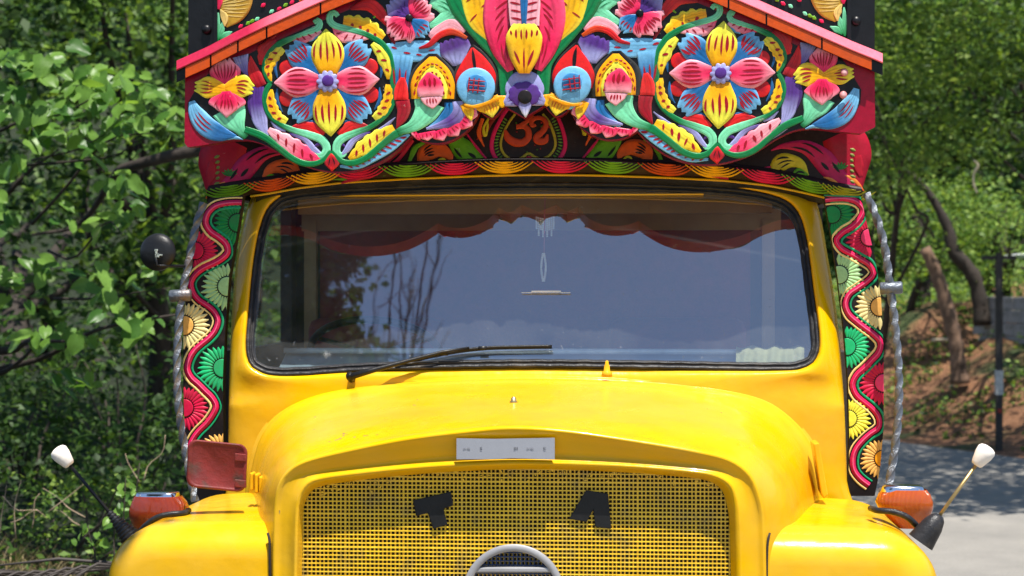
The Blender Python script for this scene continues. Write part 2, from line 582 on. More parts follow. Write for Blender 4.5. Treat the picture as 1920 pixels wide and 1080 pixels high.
# rolled dashboard edge
zdash = L(1000, 660, 0.17)[2]
rows = []
for y, z in ((0.03, -0.055), (0.10, -0.03), (0.16, -0.005), (0.20, 0.004), (0.24, -0.004), (0.27, -0.04), (0.28, -0.35)):
    rows.append([(x, y, zdash + z) for x in np.linspace(-0.86, 0.93, 12)])
MB().grid(rows).build("dashboard", M_DASH, truck)
MB().tube([(x, 0.13, zdash + 0.004) for x in np.linspace(-0.86, 0.93, 12)], 0.010, 10).build("dashboard_lit_edge", simple("lit edge white", (0.85, 0.88, 0.90, 1), 0.2, 0.2), truck)  # rounded dashboard edge, whitened to paint in its sunlit line
# steering wheel
sw = MB()
c = Vector(L(705, 665, 0.52)); nrm = Vector((0.0, 0.55, 0.83)).normalized()
ax = Vector((1, 0, 0)); bx = nrm.cross(ax)
sw.tube([c + (ax * math.cos(t) + bx * math.sin(t)) * 0.235 for t in np.linspace(0, 2 * math.pi, 41)], 0.014, 8, cap=False)
for k in range(3):
    t = R(90 + 120 * k)
    sw.tube([c, c + (ax * math.cos(t) + bx * math.sin(t)) * 0.235], 0.010, 6)
sw.tube([c - nrm * 0.35, c + nrm * 0.02], 0.03, 10)
sw.build("steering_wheel", M_BLKP, truck)
for px in (705, 1270):
    q = L(px, 640, 1.05)
    s = MB().box(q[0], 1.05, q[2] - 0.22, 0.52, 0.14, 0.62)
    s.box(q[0], 0.85, q[2] - 0.52, 0.54, 0.5, 0.14)
    s.build("seat", M_MAROON, truck, bevel=0.04)

# ------------------------------------------------------------------ bonnet
NA = 120
def arch(pts, d, n=NA):
    dd = d if hasattr(d, '__len__') else [d] * len(pts)
    q = [tuple(p) + (x,) for p, x in zip(pts, dd)]
    s = cr(q, n * 2)
    # samples evenly by angle around the nose so that corners correspond
    a = np.arctan2(1180 - s[:, 1], s[:, 0] - 965)
    # blend between arc length and angle
    u = np.linspace(0, 1, len(s))
    w = 0.5 * u + 0.5 * (a[0] - a) / (a[0] - a[-1])
    w = np.maximum.accumulate(w)
    t = np.linspace(0, 1, n)
    return np.stack([np.interp(t, w, s[:, k]) for k in range(3)], 1)
RR = arch([(458, 1130), (460, 1020), (464, 930), (472, 870), (490, 812), (530, 768), (600, 738), (700, 722), (830, 713), (960, 709), (1100, 711),
           (1250, 719), (1360, 731), (1440, 752), (1496, 795), (1530, 850), (1546, 930), (1550, 1020), (1553, 1130)], -0.03)
R2 = arch([(472, 1130), (474, 1020), (478, 935), (486, 880), (505, 828), (545, 785), (612, 756), (710, 740), (830, 731), (960, 728), (1100, 730),
           (1240, 738), (1345, 750), (1425, 772), (1478, 812), (1512, 862), (1530, 935), (1536, 1020), (1540, 1130)], -0.20)
R3 = arch([(476, 1130), (478, 1030), (484, 950), (492, 895), (512, 848), (552, 806), (618, 780), (712, 764), (830, 755), (960, 751), (1100, 753),
           (1230, 761), (1330, 774), (1408, 797), (1458, 838), (1492, 885), (1510, 950), (1516, 1030), (1520, 1130)], -0.42)
R4 = arch([(486, 1130), (488, 1030), (493, 960), (501, 910), (522, 868), (562, 834), (630, 812), (735, 794), (850, 782), (960, 777), (1085, 781),
           (1210, 792), (1320, 808), (1395, 829), (1440, 866), (1468, 912), (1482, 960), (1486, 1030), (1488, 1130)], -0.72)
FL = arch([(512, 1130), (512, 1030), (514, 960), (520, 915), (538, 885), (572, 864), (645, 845), (760, 822), (880, 807), (962, 801), (1060, 807),
           (1200, 827), (1310, 846), (1370, 862), (1408, 892), (1426, 935), (1432, 970), (1434, 1030), (1436, 1130)],
          [-0.90, -0.90, -0.90, -0.905, -0.91, -0.92, -0.93, -0.935, -0.94, -0.943, -0.94, -0.935, -0.93, -0.92, -0.91, -0.905, -0.90, -0.90, -0.90])
G0 = arch([(541, 1130), (543, 1030), (545, 960), (551, 925), (566, 899), (592, 888), (660, 878), (780, 866), (880, 859), (962, 856), (1060, 858),
           (1180, 864), (1290, 873), (1350, 882), (1384, 902), (1396, 935), (1400, 970), (1402, 1030), (1404, 1130)], -0.908)
G1 = arch([(549, 1130), (551, 1030), (553, 962), (559, 930), (573, 906), (597, 895), (664, 885), (782, 873), (880, 867), (962, 864), (1060, 866),
           (1178, 871), (1285, 880), (1342, 889), (1373, 908), (1385, 940), (1389, 972), (1391, 1030), (1393, 1130)], -0.925)
G2 = arch([(557, 1130), (559, 1030), (561, 966), (566, 938), (579, 914), (602, 904), (668, 894), (785, 882), (880, 876), (962, 873), (1060, 874),
           (1175, 879), (1280, 887), (1334, 896), (1362, 914), (1373, 945), (1377, 975), (1379, 1030), (1381, 1130)], -0.915)
G3 = arch([(565, 1130), (567, 1030), (568, 968), (572, 943), (584, 921), (606, 911), (670, 901), (787, 889), (880, 883), (962, 880), (1060, 881),
           (1172, 886), (1277, 894), (1328, 902), (1353, 919), (1363, 948), (1367, 976), (1369, 1030), (1371, 1130)], -0.878)
def a3(A):
    return np.array([L(*p) for p in A])
S_RR, S_R2, S_R3, S_R4, S_FL = a3(RR), a3(R2), a3(R3), a3(R4), a3(FL)
def hood_rows():
    keys = [S_RR, S_R2, S_R3, S_R4, S_FL]
    # smooth loft through the key arches
    K = np.stack(keys)                      # 5,n,3
    ts = np.array([0, 0.19, 0.43, 0.76, 1.0])
    from numpy import interp
    rows = []
    # Catmull-Rom along the loft
    ext = np.concatenate([2 * K[:1] - K[1:2], K, 2 * K[-1:] - K[-2:-1]])
    for i in range(1, 5):
        for t in np.linspace(0, 1, 8, endpoint=False):
            a, b, c, d = ext[i - 1], ext[i], ext[i + 1], ext[i + 2]
            rows.append(0.5 * (2 * b + (c - a) * t + (2 * a - 5 * b + 4 * c - d) * t * t + (3 * b - a - 3 * c + d) * t ** 3))
    rows.append(K[-1])
    return rows
hr = hood_rows()
def off(A, dz=0.0, shrink=0.0, dy=0.0):
    B = A.copy()
    cx = 0.0
    nrm = np.gradient(B[:, [0, 2]], axis=0)
    nrm = np.stack([-nrm[:, 1], nrm[:, 0]], 1)
    nrm /= np.linalg.norm(nrm, axis=1)[:, None]
    if nrm[len(nrm) // 2, 1] < 0:
        nrm = -nrm
    B[:, 0] += nrm[:, 0] * shrink; B[:, 2] += nrm[:, 1] * shrink
    B[:, 1] += dy
    return B
rows = []
# rear rolled flange, then a swage groove, then the long skin
rows.append(off(hr[0], shrink=-0.03, dy=0.06))
rows.append(off(hr[0], shrink=0.0, dy=0.055))
rows.append(off(hr[0], shrink=0.013, dy=0.04))
rows.append(off(hr[0], shrink=0.015, dy=0.015))
rows.append(off(hr[0], shrink=0.005, dy=0.0))
for i, r in enumerate(hr):
    s = 0.0
    if 1 <= i <= 5:
        s = (0.0, -0.004, 0.003, 0.007, 0.003, 0.0)[i]
    # slow belly of the skin
    rows.append(off(r, shrink=s + 0.006 * math.sin(i / 32 * math.pi)))
# roll over the lip and back under it
rows[-1] = off(S_FL, shrink=0.004, dy=0.012)
rows.append(off(S_FL, shrink=0.000, dy=0.0))
rows.append(off(S_FL, shrink=-0.006, dy=-0.002))
rows.append(off(S_FL, shrink=-0.012, dy=0.003))
mb = MB()
g0 = a3(G0)
for t in (0.35, 0.7, 1.0):
    A = off(S_FL, shrink=-0.014, dy=0.006)
    q = A * (1 - t) + g0 * t
    q[:, 1] = A[:, 1] + (g0[:, 1] - A[:, 1]) * (t ** 0.9)
    rows.append(q)
rows.append(a3(G1)); rows.append(off(a3(G1), shrink=-0.006, dy=-0.006)); rows.append(a3(G2)); rows.append(a3(G3))
mb.grid([[tuple(p) for p in r] for r in rows])
hood = mb.build("bonnet", M_YEL, truck)
# raised swage strip on the right-hand rear edge of the bonnet and hinge blocks
def blk(pts4, d, th, name, mat, parent=truck, bev=0.004):
    fr = [Vector(L(x, y, d)) for x, y in pts4]
    bk = [v + Vector((0, th, 0)) for v in fr]
    n = len(fr)
    m = MB().add([tuple(v) for v in fr + bk], [tuple(range(n)), tuple(range(2 * n - 1, n - 1, -1))] + [(i, i + n, (i + 1) % n + n, (i + 1) % n) for i in range(n)])
    return m.build(name, mat, parent, smooth=False, bevel=bev)
for x0, y0, h in ((468, 886, 34), (477, 888, 37), (485, 893, 31)):
    blk([(x0, y0), (x0 + 6, y0 + 2), (x0 + 6, y0 + h), (x0, y0 + h)], -0.52, 0.05, "hinge_block", M_YEL)
blk([(1525, 832), (1536, 830), (1553, 928), (1545, 936), (1540, 926)], -0.30, 0.12, "hinge_flap", M_YEL)
# ornament on the bonnet crest
q = L(963, 768, -0.50)
m = MB()
up = Vector((0, 0, 1)); o = Vector((q[0], -0.50, q[2] - 0.006))
m.lathe([(o, 0.0, up), (o, 0.028, up), (o + up * 0.005, 0.026, up), (o + up * 0.009, 0.010, up), (o + up * 0.024, 0.007, up), (o + up * 0.029, 0.013, up), (o + up * 0.034, 0.008, up), (o + up * 0.042, 0.007, up), (o + up * 0.046, 0.0, up)], 14)
m.build("bonnet_ornament", simple("worn chrome", (0.40, 0.33, 0.18, 1), 0.3, 0.8, 0.3, 60, 0.3), truck)

# washer nozzle below the windscreen
q = Vector(L(1138, 700, -0.055)); d = Vector((0, -0.12, 1)).normalized()
m = MB().lathe([(q - d * .01, 0.0, d), (q - d * .01, 0.018, d), (q + d * 0.006, 0.016, d), (q + d * 0.008, 0.010, d), (q + d * 0.026, 0.009, d), (q + d * 0.030, 0.006, d), (q + d * 0.040, 0.005, d), (q + d * 0.043, 0.0, d)], 14)
m.build("washer_nozzle", M_YEL, truck)

# ------------------------------------------------------------------ grille
def inside(x, y, poly):
    c = False
    n = len(poly)
    j = n - 1
    for i in range(n):
        if (poly[i][1] > y) != (poly[j][1] > y) and x < (poly[j][0] - poly[i][0]) * (y - poly[i][1]) / (poly[j][1] - poly[i][1]) + poly[i][0]:
            c = not c
        j = i
    return c
g3 = [(p[0], p[1]) for p in G3]
def top_of(x):
    xs = [p[0] for p in g3[8:-8]]; ys = [p[1] for p in g3[8:-8]]
    return float(np.interp(x, xs, ys))
mesh_y, mesh_b = MB(), MB()
PITCH = 7.83
gw = L(1000, 1000, -0.87)
rngw = random.Random(3)
x = 569.0
ring_c, ring_r = (962.5, 1116.0), 88.0
k = 0
while x < 1368:
    wdt = 3.5 if k % 14 == 10 else 2.5
    yt = top_of(x) - 4
    a = L(x - wdt / 2, yt, -0.872); b = L(x + wdt / 2, 1130, -0.872)
    j = rngw.uniform(-0.0006, 0.0006)
    (mesh_y).box((a[0] + b[0]) / 2 + j, -0.872, (a[2] + b[2]) / 2, abs(b[0] - a[0]), 0.005, a[2] - b[2])
    x += PITCH; k += 1
y = 880.0
k = 0
while y < 1130:
    wdt = 3.3 if k % 8 == 3 else 2.4
    # span of this row inside the opening
    xs = [xx for xx in np.arange(560, 1376, 2.0) if y > top_of(xx) - 3]
    if xs:
        a = L(min(xs), y, -0.8765); b = L(max(xs), y, -0.8765); c = L(965, y, -0.8765)
        mesh_y.box((a[0] + b[0]) / 2, -0.8765, c[2], b[0] - a[0], 0.003, wdt / 665.0)
    y += PITCH; k += 1
# blobs of old paint clogging the upper rows
for _ in range(150):
    px = rngw.uniform(575, 1360); py = top_of(px) + abs(rngw.gauss(4, 9)); r = rngw.uniform(1.2, 3.4)
    q = L(px, py, -0.878)
    mesh_y.box(q[0], -0.878, q[2], r * 0.0015 * rngw.uniform(1, 2.2), 0.005, r * 0.0012, Matrix.Rotation(rngw.uniform(0, 3), 3, 'Y'))
o = mesh_y.build("grille_mesh", simple("yellow mesh paint", (0.88, 0.56, 0.02, 1), 0.42, 0, 0.3, 60, 0.15, 0.2, (0.50, 0.34, 0.06, 1)), truck, smooth=False)
o["kind"] = "stuff"
# dark radiator cavity
a = L(560, 870, -0.80); b = L(1376, 1130, -0.80)
MB().box((a[0] + b[0]) / 2, -0.80, (a[2] + b[2]) / 2, b[0] - a[0] + 0.05, 0.02, a[2] - b[2]).build("radiator", simple("radiator core", (0.012, 0.010, 0.008, 1), 0.8, 0, 0.6, 90, 0.5), truck, smooth=False)

# round badge: ring, crossbar and blue mesh behind
cx, cy = ring_c
def disc_ring(name, r0, r1, d, th, mat, a0=0, a1=2 * math.pi, n=56):
    m = MB(); rows = []
    for r, dd in ((r0, d + th), (r0, d + 0.003), (r0 + 1.2, d), (r1 - 1.2, d), (r1, d + 0.003), (r1, d + th)):
        rows.append([L(cx + math.cos(t) * r, cy - math.sin(t) * r, dd) for t in np.linspace(a0, a1, n)])
    # local centre shift keeps the ring round at its own depth
    return m.grid(rows).build(name, mat, truck)
disc_ring("badge_ring", 82, 96, -0.915, 0.035, M_GREY)
m = MB()
blk([(890, 1064), (1035, 1064), (1041, 1074), (884, 1074)], -0.912, 0.03, "badge_bar", M_GREY)
bm = MB()
for k in range(-10, 11):
    a = L(cx + k * PITCH - 1, cy - 84, -0.884); b = L(cx + k * PITCH + 1, cy - 34, -0.884)
    hh = math.sqrt(max(0, 82 ** 2 - (k * PITCH) ** 2))
    a = L(cx + k * PITCH - 1.1, cy - hh, -0.884)
    if a[2] > b[2]:
        bm.box((a[0] + b[0]) / 2, -0.884, (a[2] + b[2]) / 2, b[0] - a[0], 0.005, a[2] - b[2])
for k in range(0, 6):
    yy = cy - 80 + k * PITCH
    hh = math.sqrt(max(0, 82 ** 2 - (yy - cy) ** 2))
    a = L(cx - hh, yy, -0.888); b = L(cx + hh, yy, -0.888)
    bm.box((a[0] + b[0]) / 2, -0.888, (a[2] + b[2]) / 2, b[0] - a[0], 0.004, 2 / 665.0)
o = bm.build("badge_mesh", M_BLUEM, truck, smooth=False); o["kind"] = "stuff"

# black tape letters on the mesh
blk([(774, 938), (845, 922), (850, 948), (831, 954), (839, 984), (812, 992), (802, 962), (780, 968)], -0.886, 0.006, "tape_letter", M_BLKP, bev=0.002)
blk([(1099, 919), (1140, 926), (1146, 992), (1116, 988), (1112, 956), (1100, 979), (1067, 973)], -0.886, 0.006, "tape_letter", M_BLKP, bev=0.002)

# reflective sticker
def sticker_mat():
    m, nt, b = mat_new("reflective film")
    co = objco(nt)
    mp = nd(nt, "ShaderNodeMapping"); mp.inputs["Scale"].default_value = (1, 0.0, 1)
    nt.links.new(co, mp.inputs[0])
    v = nd(nt, "ShaderNodeTexVoronoi", Scale=330.0); v.inputs["Randomness"].default_value = 0.0
    nt.links.new(mp.outputs[0], v.inputs[0])
    r = ramp(nt, v.outputs["Distance"], [(0.25, (0.44, 0.45, 0.49, 1)), (0.62, (0.20, 0.205, 0.24, 1))])
    nt.links.new(r.outputs[0], b.inputs["Base Color"])
    b.inputs["Roughness"].default_value = 0.28
    b.inputs["Metallic"].default_value = 0.25
    return m
D_ST = -0.944
st = blk([(856, 822), (930, 823), (1040, 821), (1040, 861), (960, 859), (920, 861), (856, 861)], D_ST, 0.004, "reflective_sticker", sticker_mat(), bev=0)
# printed characters, each a thin mesh
def text_mesh(s, px, py, d, size_px, mat, parent, name="printed_mark"):
    cu = bpy.data.curves.new("t", 'FONT'); cu.body = s; cu.align_x = 'CENTER'; cu.align_y = 'CENTER'
    sc = size_px / F * (d - _C0[1]); cu.size = sc; cu.extrude = 0.0004
    to = bpy.data.objects.new("t", cu); COL.objects.link(to)
    me = bpy.data.meshes.new_from_object(to.evaluated_get(bpy.context.evaluated_depsgraph_get()))
    bpy.data.objects.remove(to)
    q = L(px, py, d)
    M = Matrix.Translation(q) @ Matrix.Rotation(R(90), 4, 'X')
    me.transform(M)
    me.materials.clear(); me.materials.append(mat)
    ob = bpy.data.objects.new(name, me); COL.objects.link(ob); ob.parent = parent
    return ob
M_INK = simple("grey ink", (0.06, 0.06, 0.07, 1), 0.6)
M_INK2 = simple("pale grey ink", (0.22, 0.22, 0.25, 1), 0.6)
for s, px, sz, mt in (("C", 902, 7.5, M_INK), ("3M", 967, 6.5, M_INK), ("C", 1021, 7.5, M_INK), ("3M 983", 875, 4.5, M_INK2), ("3M 983", 994, 4.5, M_INK2)):
    text_mesh(s, px, 841, D_ST - 0.0015, sz, mt, st)

# ------------------------------------------------------------------ wings (fenders)
def fender(side):
    ztop = 1.338
    if side < 0:
        xi = L(505, 1010, -0.85)[0] + 0.06; xo = L(200, 1080, -0.80)[0]
    else:
        xi = L(1440, 1010, -0.85)[0] - 0.08; xo = L(1762, 1080, -0.80)[0]
    w = abs(xo - xi); sg = 1 if xo > xi else -1
    A = []      # (x offset, drop)
    for t in np.linspace(0, 1, 12, endpoint=False):
        A.append((t * (w - 0.20), 0.012 * t * t))
    for t in np.linspace(0, math.pi / 2, 16):
        A.append((w - 0.20 + 0.20 * math.sin(t) ** 0.95, 0.012 + 0.17 * (1 - math.cos(t)) ** 0.95))
    A.append((w, 0.5))
    B = []      # (y, drop, plan tuck)
    for t in np.linspace(0, 1, 12, endpoint=False):
        B.append((-0.10 - t * 0.66, 0.0 + 0.012 * t * t, 0))
    for t in np.linspace(0, math.pi / 2, 14):
        B.append((-0.76 - 0.115 * math.sin(t), 0.012 + 0.10 * (1 - math.cos(t)), 0.10 * (1 - math.cos(t))))
    B.append((-0.878, 0.3, 0.11)); B.append((-0.875, 0.6, 0.11))
    rows = []
    for (yy, dy_, tk) in B:
        row = []
        for (xx, dx_) in A:
            f = (xx / w) ** 3
            drop = math.sqrt(dx_ ** 2 + dy_ ** 2) if dx_ < 0.19 and dy_ < 0.12 else max(dx_, dy_)
            row.append((xi + sg * (xx - tk * f), yy, ztop - drop))
        rows.append(row)
    if sg > 0:
        rows = rows[::-1]
    m = MB().grid(rows)
    return m.build("front_wing", M_YEL, truck)
fender(-1); fender(1)

for pts in ([(502, 1000, -.872), (505, 1012, -.882), (506, 1040, -.886), (507, 1120, -.886)],
            [(1443, 1000, -.872), (1440, 1012, -.882), (1438, 1040, -.886), (1437, 1120, -.886)]):
    MB().tube([Vector(p) for p in cr([L(*p) for p in pts], 24)], 0.004, 6).build("wing_beading", M_SEAM, truck)
# lamps on the wings
def wing_lamp(pts_lens, pts_cap, pts_base, d, mat, side):
    # lens: stack of rounded sections, flat elliptical plan
    m = MB(); rows = []
    for (xl, xr, y) in pts_lens:
        a = L(xl, y, d); b = L(xr, y, d)
        cx_, rx = (a[0] + b[0]) / 2, (b[0] - a[0]) / 2
        rows.append([(cx_ + rx * np.sign(math.cos(t)) * abs(math.cos(t)) ** 0.75, d + 0.06 + 0.055 * rx / 0.09 * np.sign(math.sin(t)) * abs(math.sin(t)) ** 0.75, a[2]) for t in np.linspace(0, 2 * math.pi, 40, endpoint=False)])
    m.grid(rows, None, close=True)
    lens = m.build("wing_lamp", mat, truck)
    m = MB(); rows = []
    for (xl, xr, y) in pts_cap:
        a = L(xl, y, d); b = L(xr, y, d)
        cx_, rx = (a[0] + b[0]) / 2, (b[0] - a[0]) / 2
        rows.append([(cx_ + rx * np.sign(math.cos(t)) * abs(math.cos(t)) ** 0.6, d + 0.06 + 0.045 * rx / 0.075 * np.sign(math.sin(t)) * abs(math.sin(t)) ** 0.6, a[2]) for t in np.linspace(0, 2 * math.pi, 40, endpoint=False)])
    m.grid(rows, None, close=True)
    m.f.append(tuple(len(m.v) - 40 + i for i in range(40)))
    m.build("lamp_cap", M_CHROME, lens)
    # rubber gasket that follows the wing
    pts = [Vector(L(x, y, dd)) for x, y, dd in pts_base]
    q = cr([tuple(p) for p in pts], 24)
    MB().tube([Vector(p) for p in q], 0.009, 8).build("lamp_gasket", M_RUB, lens)
DL = -0.62
wing_lamp([(262, 300, 1010), (240, 326, 990), (233, 344, 972), (233, 345, 960), (238, 340, 945), (243, 330, 933)],
          [(243, 328, 938), (245, 326, 934), (247, 325, 928), (250, 322, 926)],
          [(262, 998, DL - 0.03), (275, 984, DL - 0.05), (295, 970, DL - 0.055), (320, 964, DL - 0.05), (345, 962, DL - 0.03), (354, 957, DL + 0.02)], DL, M_AMBER_SHADE, -1)
wing_lamp([(1690, 1728, 995), (1668, 1748, 975), (1652, 1755, 958), (1646, 1755, 945), (1652, 1750, 930), (1661, 1743, 921)],
          [(1657, 1740, 925), (1658, 1738, 921), (1660, 1736, 916), (1664, 1732, 914)],
          [(1632, 953, DL + 0.02), (1645, 957, DL - 0.03), (1675, 960, DL - 0.05), (1700, 969, DL - 0.055), (1717, 984, DL - 0.05), (1728, 998, DL - 0.03)], DL, M_AMBER, 1)

# corner marker rods with white knobs
def marker(base, tip, knob, d, rod_mat, boot, ribbed):
    b0, t0 = Vector(L(base[0], base[1], d)), Vector(L(tip[0], tip[1], d))
    dr = (t0 - b0).normalized()
    rod = MB().tube([b0, t0], 0.0052, 8).build("marker_rod", rod_mat, truck)
    kl = 0.064
    m = MB().lathe([(t0 - dr * 0.002, 0.0, dr), (t0, 0.014, dr), (t0 + dr * 0.006, 0.018, dr), (t0 + dr * 0.036, 0.026, dr), (t0 + dr * 0.052, 0.027, dr), (t0 + dr * 0.060, 0.022, dr), (t0 + dr * 0.064, 0.012, dr), (t0 + dr * 0.065, 0.0, dr)], 22)
    m.build("rod_knob", M_WHITE, rod)
    m = MB(); pr = []
    bl = boot
    if ribbed:
        nb = 13
        for i in range(nb * 4 + 1):
            u = i / (nb * 4)
            r = 0.033 * (1 - u) ** 1.1 + 0.008 + 0.0022 * math.sin(i * math.pi / 2)
            pr.append((b0 - dr * 0.055 + dr * u * (bl + 0.055), r, dr))
    else:
        pr = [(b0 - dr * 0.05, 0.040, dr), (b0 - dr * 0.03, 0.037, dr), (b0 + dr * 0.01, 0.031, dr), (b0 + dr * 0.035, 0.022, dr), (b0 + dr * 0.045, 0.012, dr), (b0 + dr * 0.046, 0.0, dr)]
    m.lathe(pr, 20).build("rubber_boot", M_RUB, rod)
marker((238, 1000), (131, 872), None, -0.70, M_BLKP, 0.085, True)
marker((1745, 990), (1830, 872), None, -0.70, M_BRASS, 0.05, False)

# dark red mirror housing with hinge clips, seen from its back
def rrect(x0, y0, x1, y1, r, skew=0.0, n=7):
    out = []
    for cx_, cy_, a0 in ((x1 - r, y0 + r, -90), (x1 - r, y1 - r, 0), (x0 + r, y1 - r, 90), (x0 + r, y0 + r, 180)):
        for k in range(n):
            a = R(a0 + 90 * k / (n - 1))
            out.append((cx_ + r * math.cos(a), cy_ + r * math.sin(a)))
    return out
DM = -0.66
pts = rrect(351, 828, 463, 918, 17)
pts = [(x - (y - 870) * 0.05, y + (x - 405) * 0.10) for x, y in pts]
rows = []
for k, dd in ((0, 0.022), (0, 0.006), (1.2, 0.001), (3.5, 0.0), (6, 0.003), (7, 0.004)):
    q = np.array(pts); c = q.mean(0); q = c + (q - c) * (1 - k / 50.0)
    rows.append([L(x, y, DM + dd) for x, y in q])
m = MB().grid(rows, None, close=True)
m.f.append(tuple(len(m.v) - len(pts) + i for i in range(len(pts))))
mir = m.build("square_mirror", M_REDM, truck, angle=60)
for y in (850, 899):
    blk([(440, y), (461, y + 2), (461, y + 16), (440, y + 14)], DM - 0.003, 0.01, "mirror_clip", M_REDM, mir, 0.002)
# round mirror
DR_ = -0.05
c0 = Vector(L(297, 473, DR_)); ax = Vector((-0.12, -1, 0.03)).normalized()
rm = MB().lathe([(c0 - ax * 0.0, 0.060, ax), (c0 + ax * 0.004, 0.0625, ax), (c0 + ax * 0.010, 0.061, ax), (c0 + ax * 0.020, 0.050, ax), (c0 + ax * 0.027, 0.03, ax), (c0 + ax * 0.029, 0.0, ax)], 40)
rmo = rm.build("round_mirror", M_BLKP, truck)
m = MB()
for dx, dy, sx, sy in ((0, 0, 5, 16), (6, 3, 12, 4), (0, -6, 7, 5), (2, 4, 8, 8)):
    q = L(293 + dx, 475 + dy, DR_ - 0.038)
    m.box(q[0], DR_ - 0.030, q[2], sx / 600, 0.02, sy / 600)
m.build("mirror_clamp", M_CHROME, rmo, smooth=False, bevel=0.001)
a = L(293, 480, DR_ - 0.035); b = L(293, 497, DR_ - 0.035); c = L(347, 499, DR_ + 0.02)
MB().tube([a, b, L(300, 498, DR_ - 0.03), c], 0.005, 8).build("mirror_arm", M_BLKP, rmo)

# twisted square bars with clamps at both front corners
def twisted(pts, name="twisted_bar"):
    q = cr([L(x, y, d) for x, y, d in pts], 300)
    m = MB().tube([Vector(p) for p in q], 0.0140, 4, None, True, twist=0.10)
    o = m.build(name, M_STEEL, truck, smooth=False)
    return o
bl = twisted([(382, 380, 0.0), (366, 430, -0.01), (352, 500, -0.02), (340, 560, -0.03), (333, 640, -0.04), (332, 720, -0.05), (338, 790, -0.06), (350, 860, -0.07), (366, 940, -0.10)])
br = twisted([(1624, 362, 0.0), (1644, 410, -0.01), (1659, 465, -0.02), (1669, 540, -0.03), (1677, 600, -0.04), (1684, 680, -0.05), (1685, 760, -0.06), (1678, 840, -0.07), (1664, 925, -0.10)])
for o_, x, y, s in ((bl, 338, 554, 1), (br, 1671, 540, -1)):
    c = Vector(L(x, y, -0.03)); ax = Vector((s, 0.1, 0.05 * s)).normalized()
    h = 0.036
    MB().lathe([(c - ax * h, 0.0, ax), (c - ax * h, 0.016, ax), (c - ax * (h - .004), 0.020, ax), (c + ax * (h - .004), 0.020, ax), (c + ax * h, 0.017, ax), (c + ax * h, 0.0, ax)], 20).build("bar_clamp", M_STEEL, o_)
m = MB().lathe([(Vector(L(1658, 921, -0.1)), 0.0, Vector((0, 0, 1)))] + [(Vector(L(1658, 921, -0.1)) + Vector((0, 0, k * 0.01)), 0.018, Vector((0, 0, 1))) for k in (-3, 1)] + [(Vector(L(1658, 921, -0.1)) + Vector((0, 0, .014)), 0.0, Vector((0, 0, 1)))], 12)
m.build("bar_foot", M_STEEL, br)

# ------------------------------------------------------------------ wiper
w0 = [(658, 706, -0.075), (700, 694, -0.07), (760, 678, -0.06), (830, 660, -0.045), (880, 652, -0.04)]
q = [Vector(L(x, y, lean(y) + o)) for x, y, o in w0]
wa = MB()
wa.tube(q, [0.011, 0.009, 0.007, 0.006, 0.004], 8)
c = Vector(L(657, 706, lean(706) - 0.065)); ax = Vector((0, -1, 0.35)).normalized()
wa.lathe([(c - ax * 0.03, 0.013, ax), (c - ax * 0.0, 0.015, ax), (c + ax * 0.014, 0.013, ax), (c + ax * 0.018, 0.0, ax)], 16)
wiper = wa.build("wiper_arm", M_BLKP, truck)
wb = MB()
pb = [(742, 684), (790, 671), (850, 659), (910, 652), (970, 650), (1035, 649)]
qb = cr(pb, 30)
wb.tube([Vector(L(x, y, lean(y) - 0.030)) for x, y in qb], 0.0052, 6)
wb.tube([Vector(L(x, y + 3, lean(y) - 0.012)) for x, y in qb], 0.0035, 4)
for x, y in ((832, 663), (905, 653)):
    p = L(x, y, lean(y) - 0.032)
    wb.box(p[0], p[1], p[2], 0.028, 0.014, 0.013)
wb.build("wiper_blade", M_BLKP, wiper)

# hidden running gear so that the truck stands on the road
for sx in (-1, 1):
    for yy in (-0.35, 3.6):
        c = Vector((sx * 0.93, yy, 0.49)); ax = Vector((1, 0, 0))
        wh = MB().lathe([(c - ax * .12, 0.30, ax), (c - ax * .13, 0.44, ax), (c - ax * .09, 0.49, ax), (c + ax * .09, 0.49, ax), (c + ax * .13, 0.44, ax), (c + ax * .12, 0.30, ax)], 32).build("wheel", M_TYRE, truck)
        MB().lathe([(c - ax * .10, 0.30, ax), (c - ax * .02, 0.10, ax), (c + ax * .02, 0.10, ax), (c + ax * .10, 0.30, ax)], 24).build("rim", M_REDM, wh)
MB().box(0, 2.2, 0.78, 0.8, 5.8, 0.22).build("chassis", M_BLKP, truck, smooth=False)
MB().box(0, -0.98, 0.62, 2.2, 0.12, 0.26).build("bumper", M_YEL, truck, bevel=0.02)
# ================================================================== CARVED AND PAINTED BOARDS
PK = srgb(245, 60, 105); HP = srgb(226, 20, 80); LP = srgb(252, 170, 182); YE = srgb(250, 185, 12); LY = srgb(235, 228, 70); OY = srgb(246, 160, 5)
GR = srgb(8, 122, 66); MG = srgb(125, 222, 172); BL = srgb(30, 104, 165); LB = srgb(116, 182, 222); PU = srgb(84, 48, 132)
LV = srgb(156, 156, 208); RD = srgb(226, 34, 34); DR = srgb(158, 14, 34); BK = srgb(16, 16, 20); MR = srgb(150, 10, 48)
OR = srgb(205, 78, 18); WH = srgb(226, 226, 226); OL = srgb(150, 142, 30); LG = srgb(110, 170, 30); CR = srgb(176, 20, 78); CM = srgb(236, 206, 130)

def lerp(a, b, t):
    return tuple(a[i] * (1 - t) + b[i] * t for i in range(4))
def cstops(stops, t):
    n = len(stops) - 1
    if n == 0:
        return stops[0]
    k = min(int(t * n), n - 1)
    return lerp(stops[k], stops[k + 1], t * n - k)

class Surf:
    def __init__(self, fn, px_m):
        self.fn, self.pm = fn, px_m
    def __call__(self, x, y, h):
        return self.fn(x, y, h)
def plane(d):
    pm = (d - _C0[1]) / F
    def f(x, y, h):
        p = L(x, y, d)
        return (p[0], p[1] - h * pm, p[2])
    return f

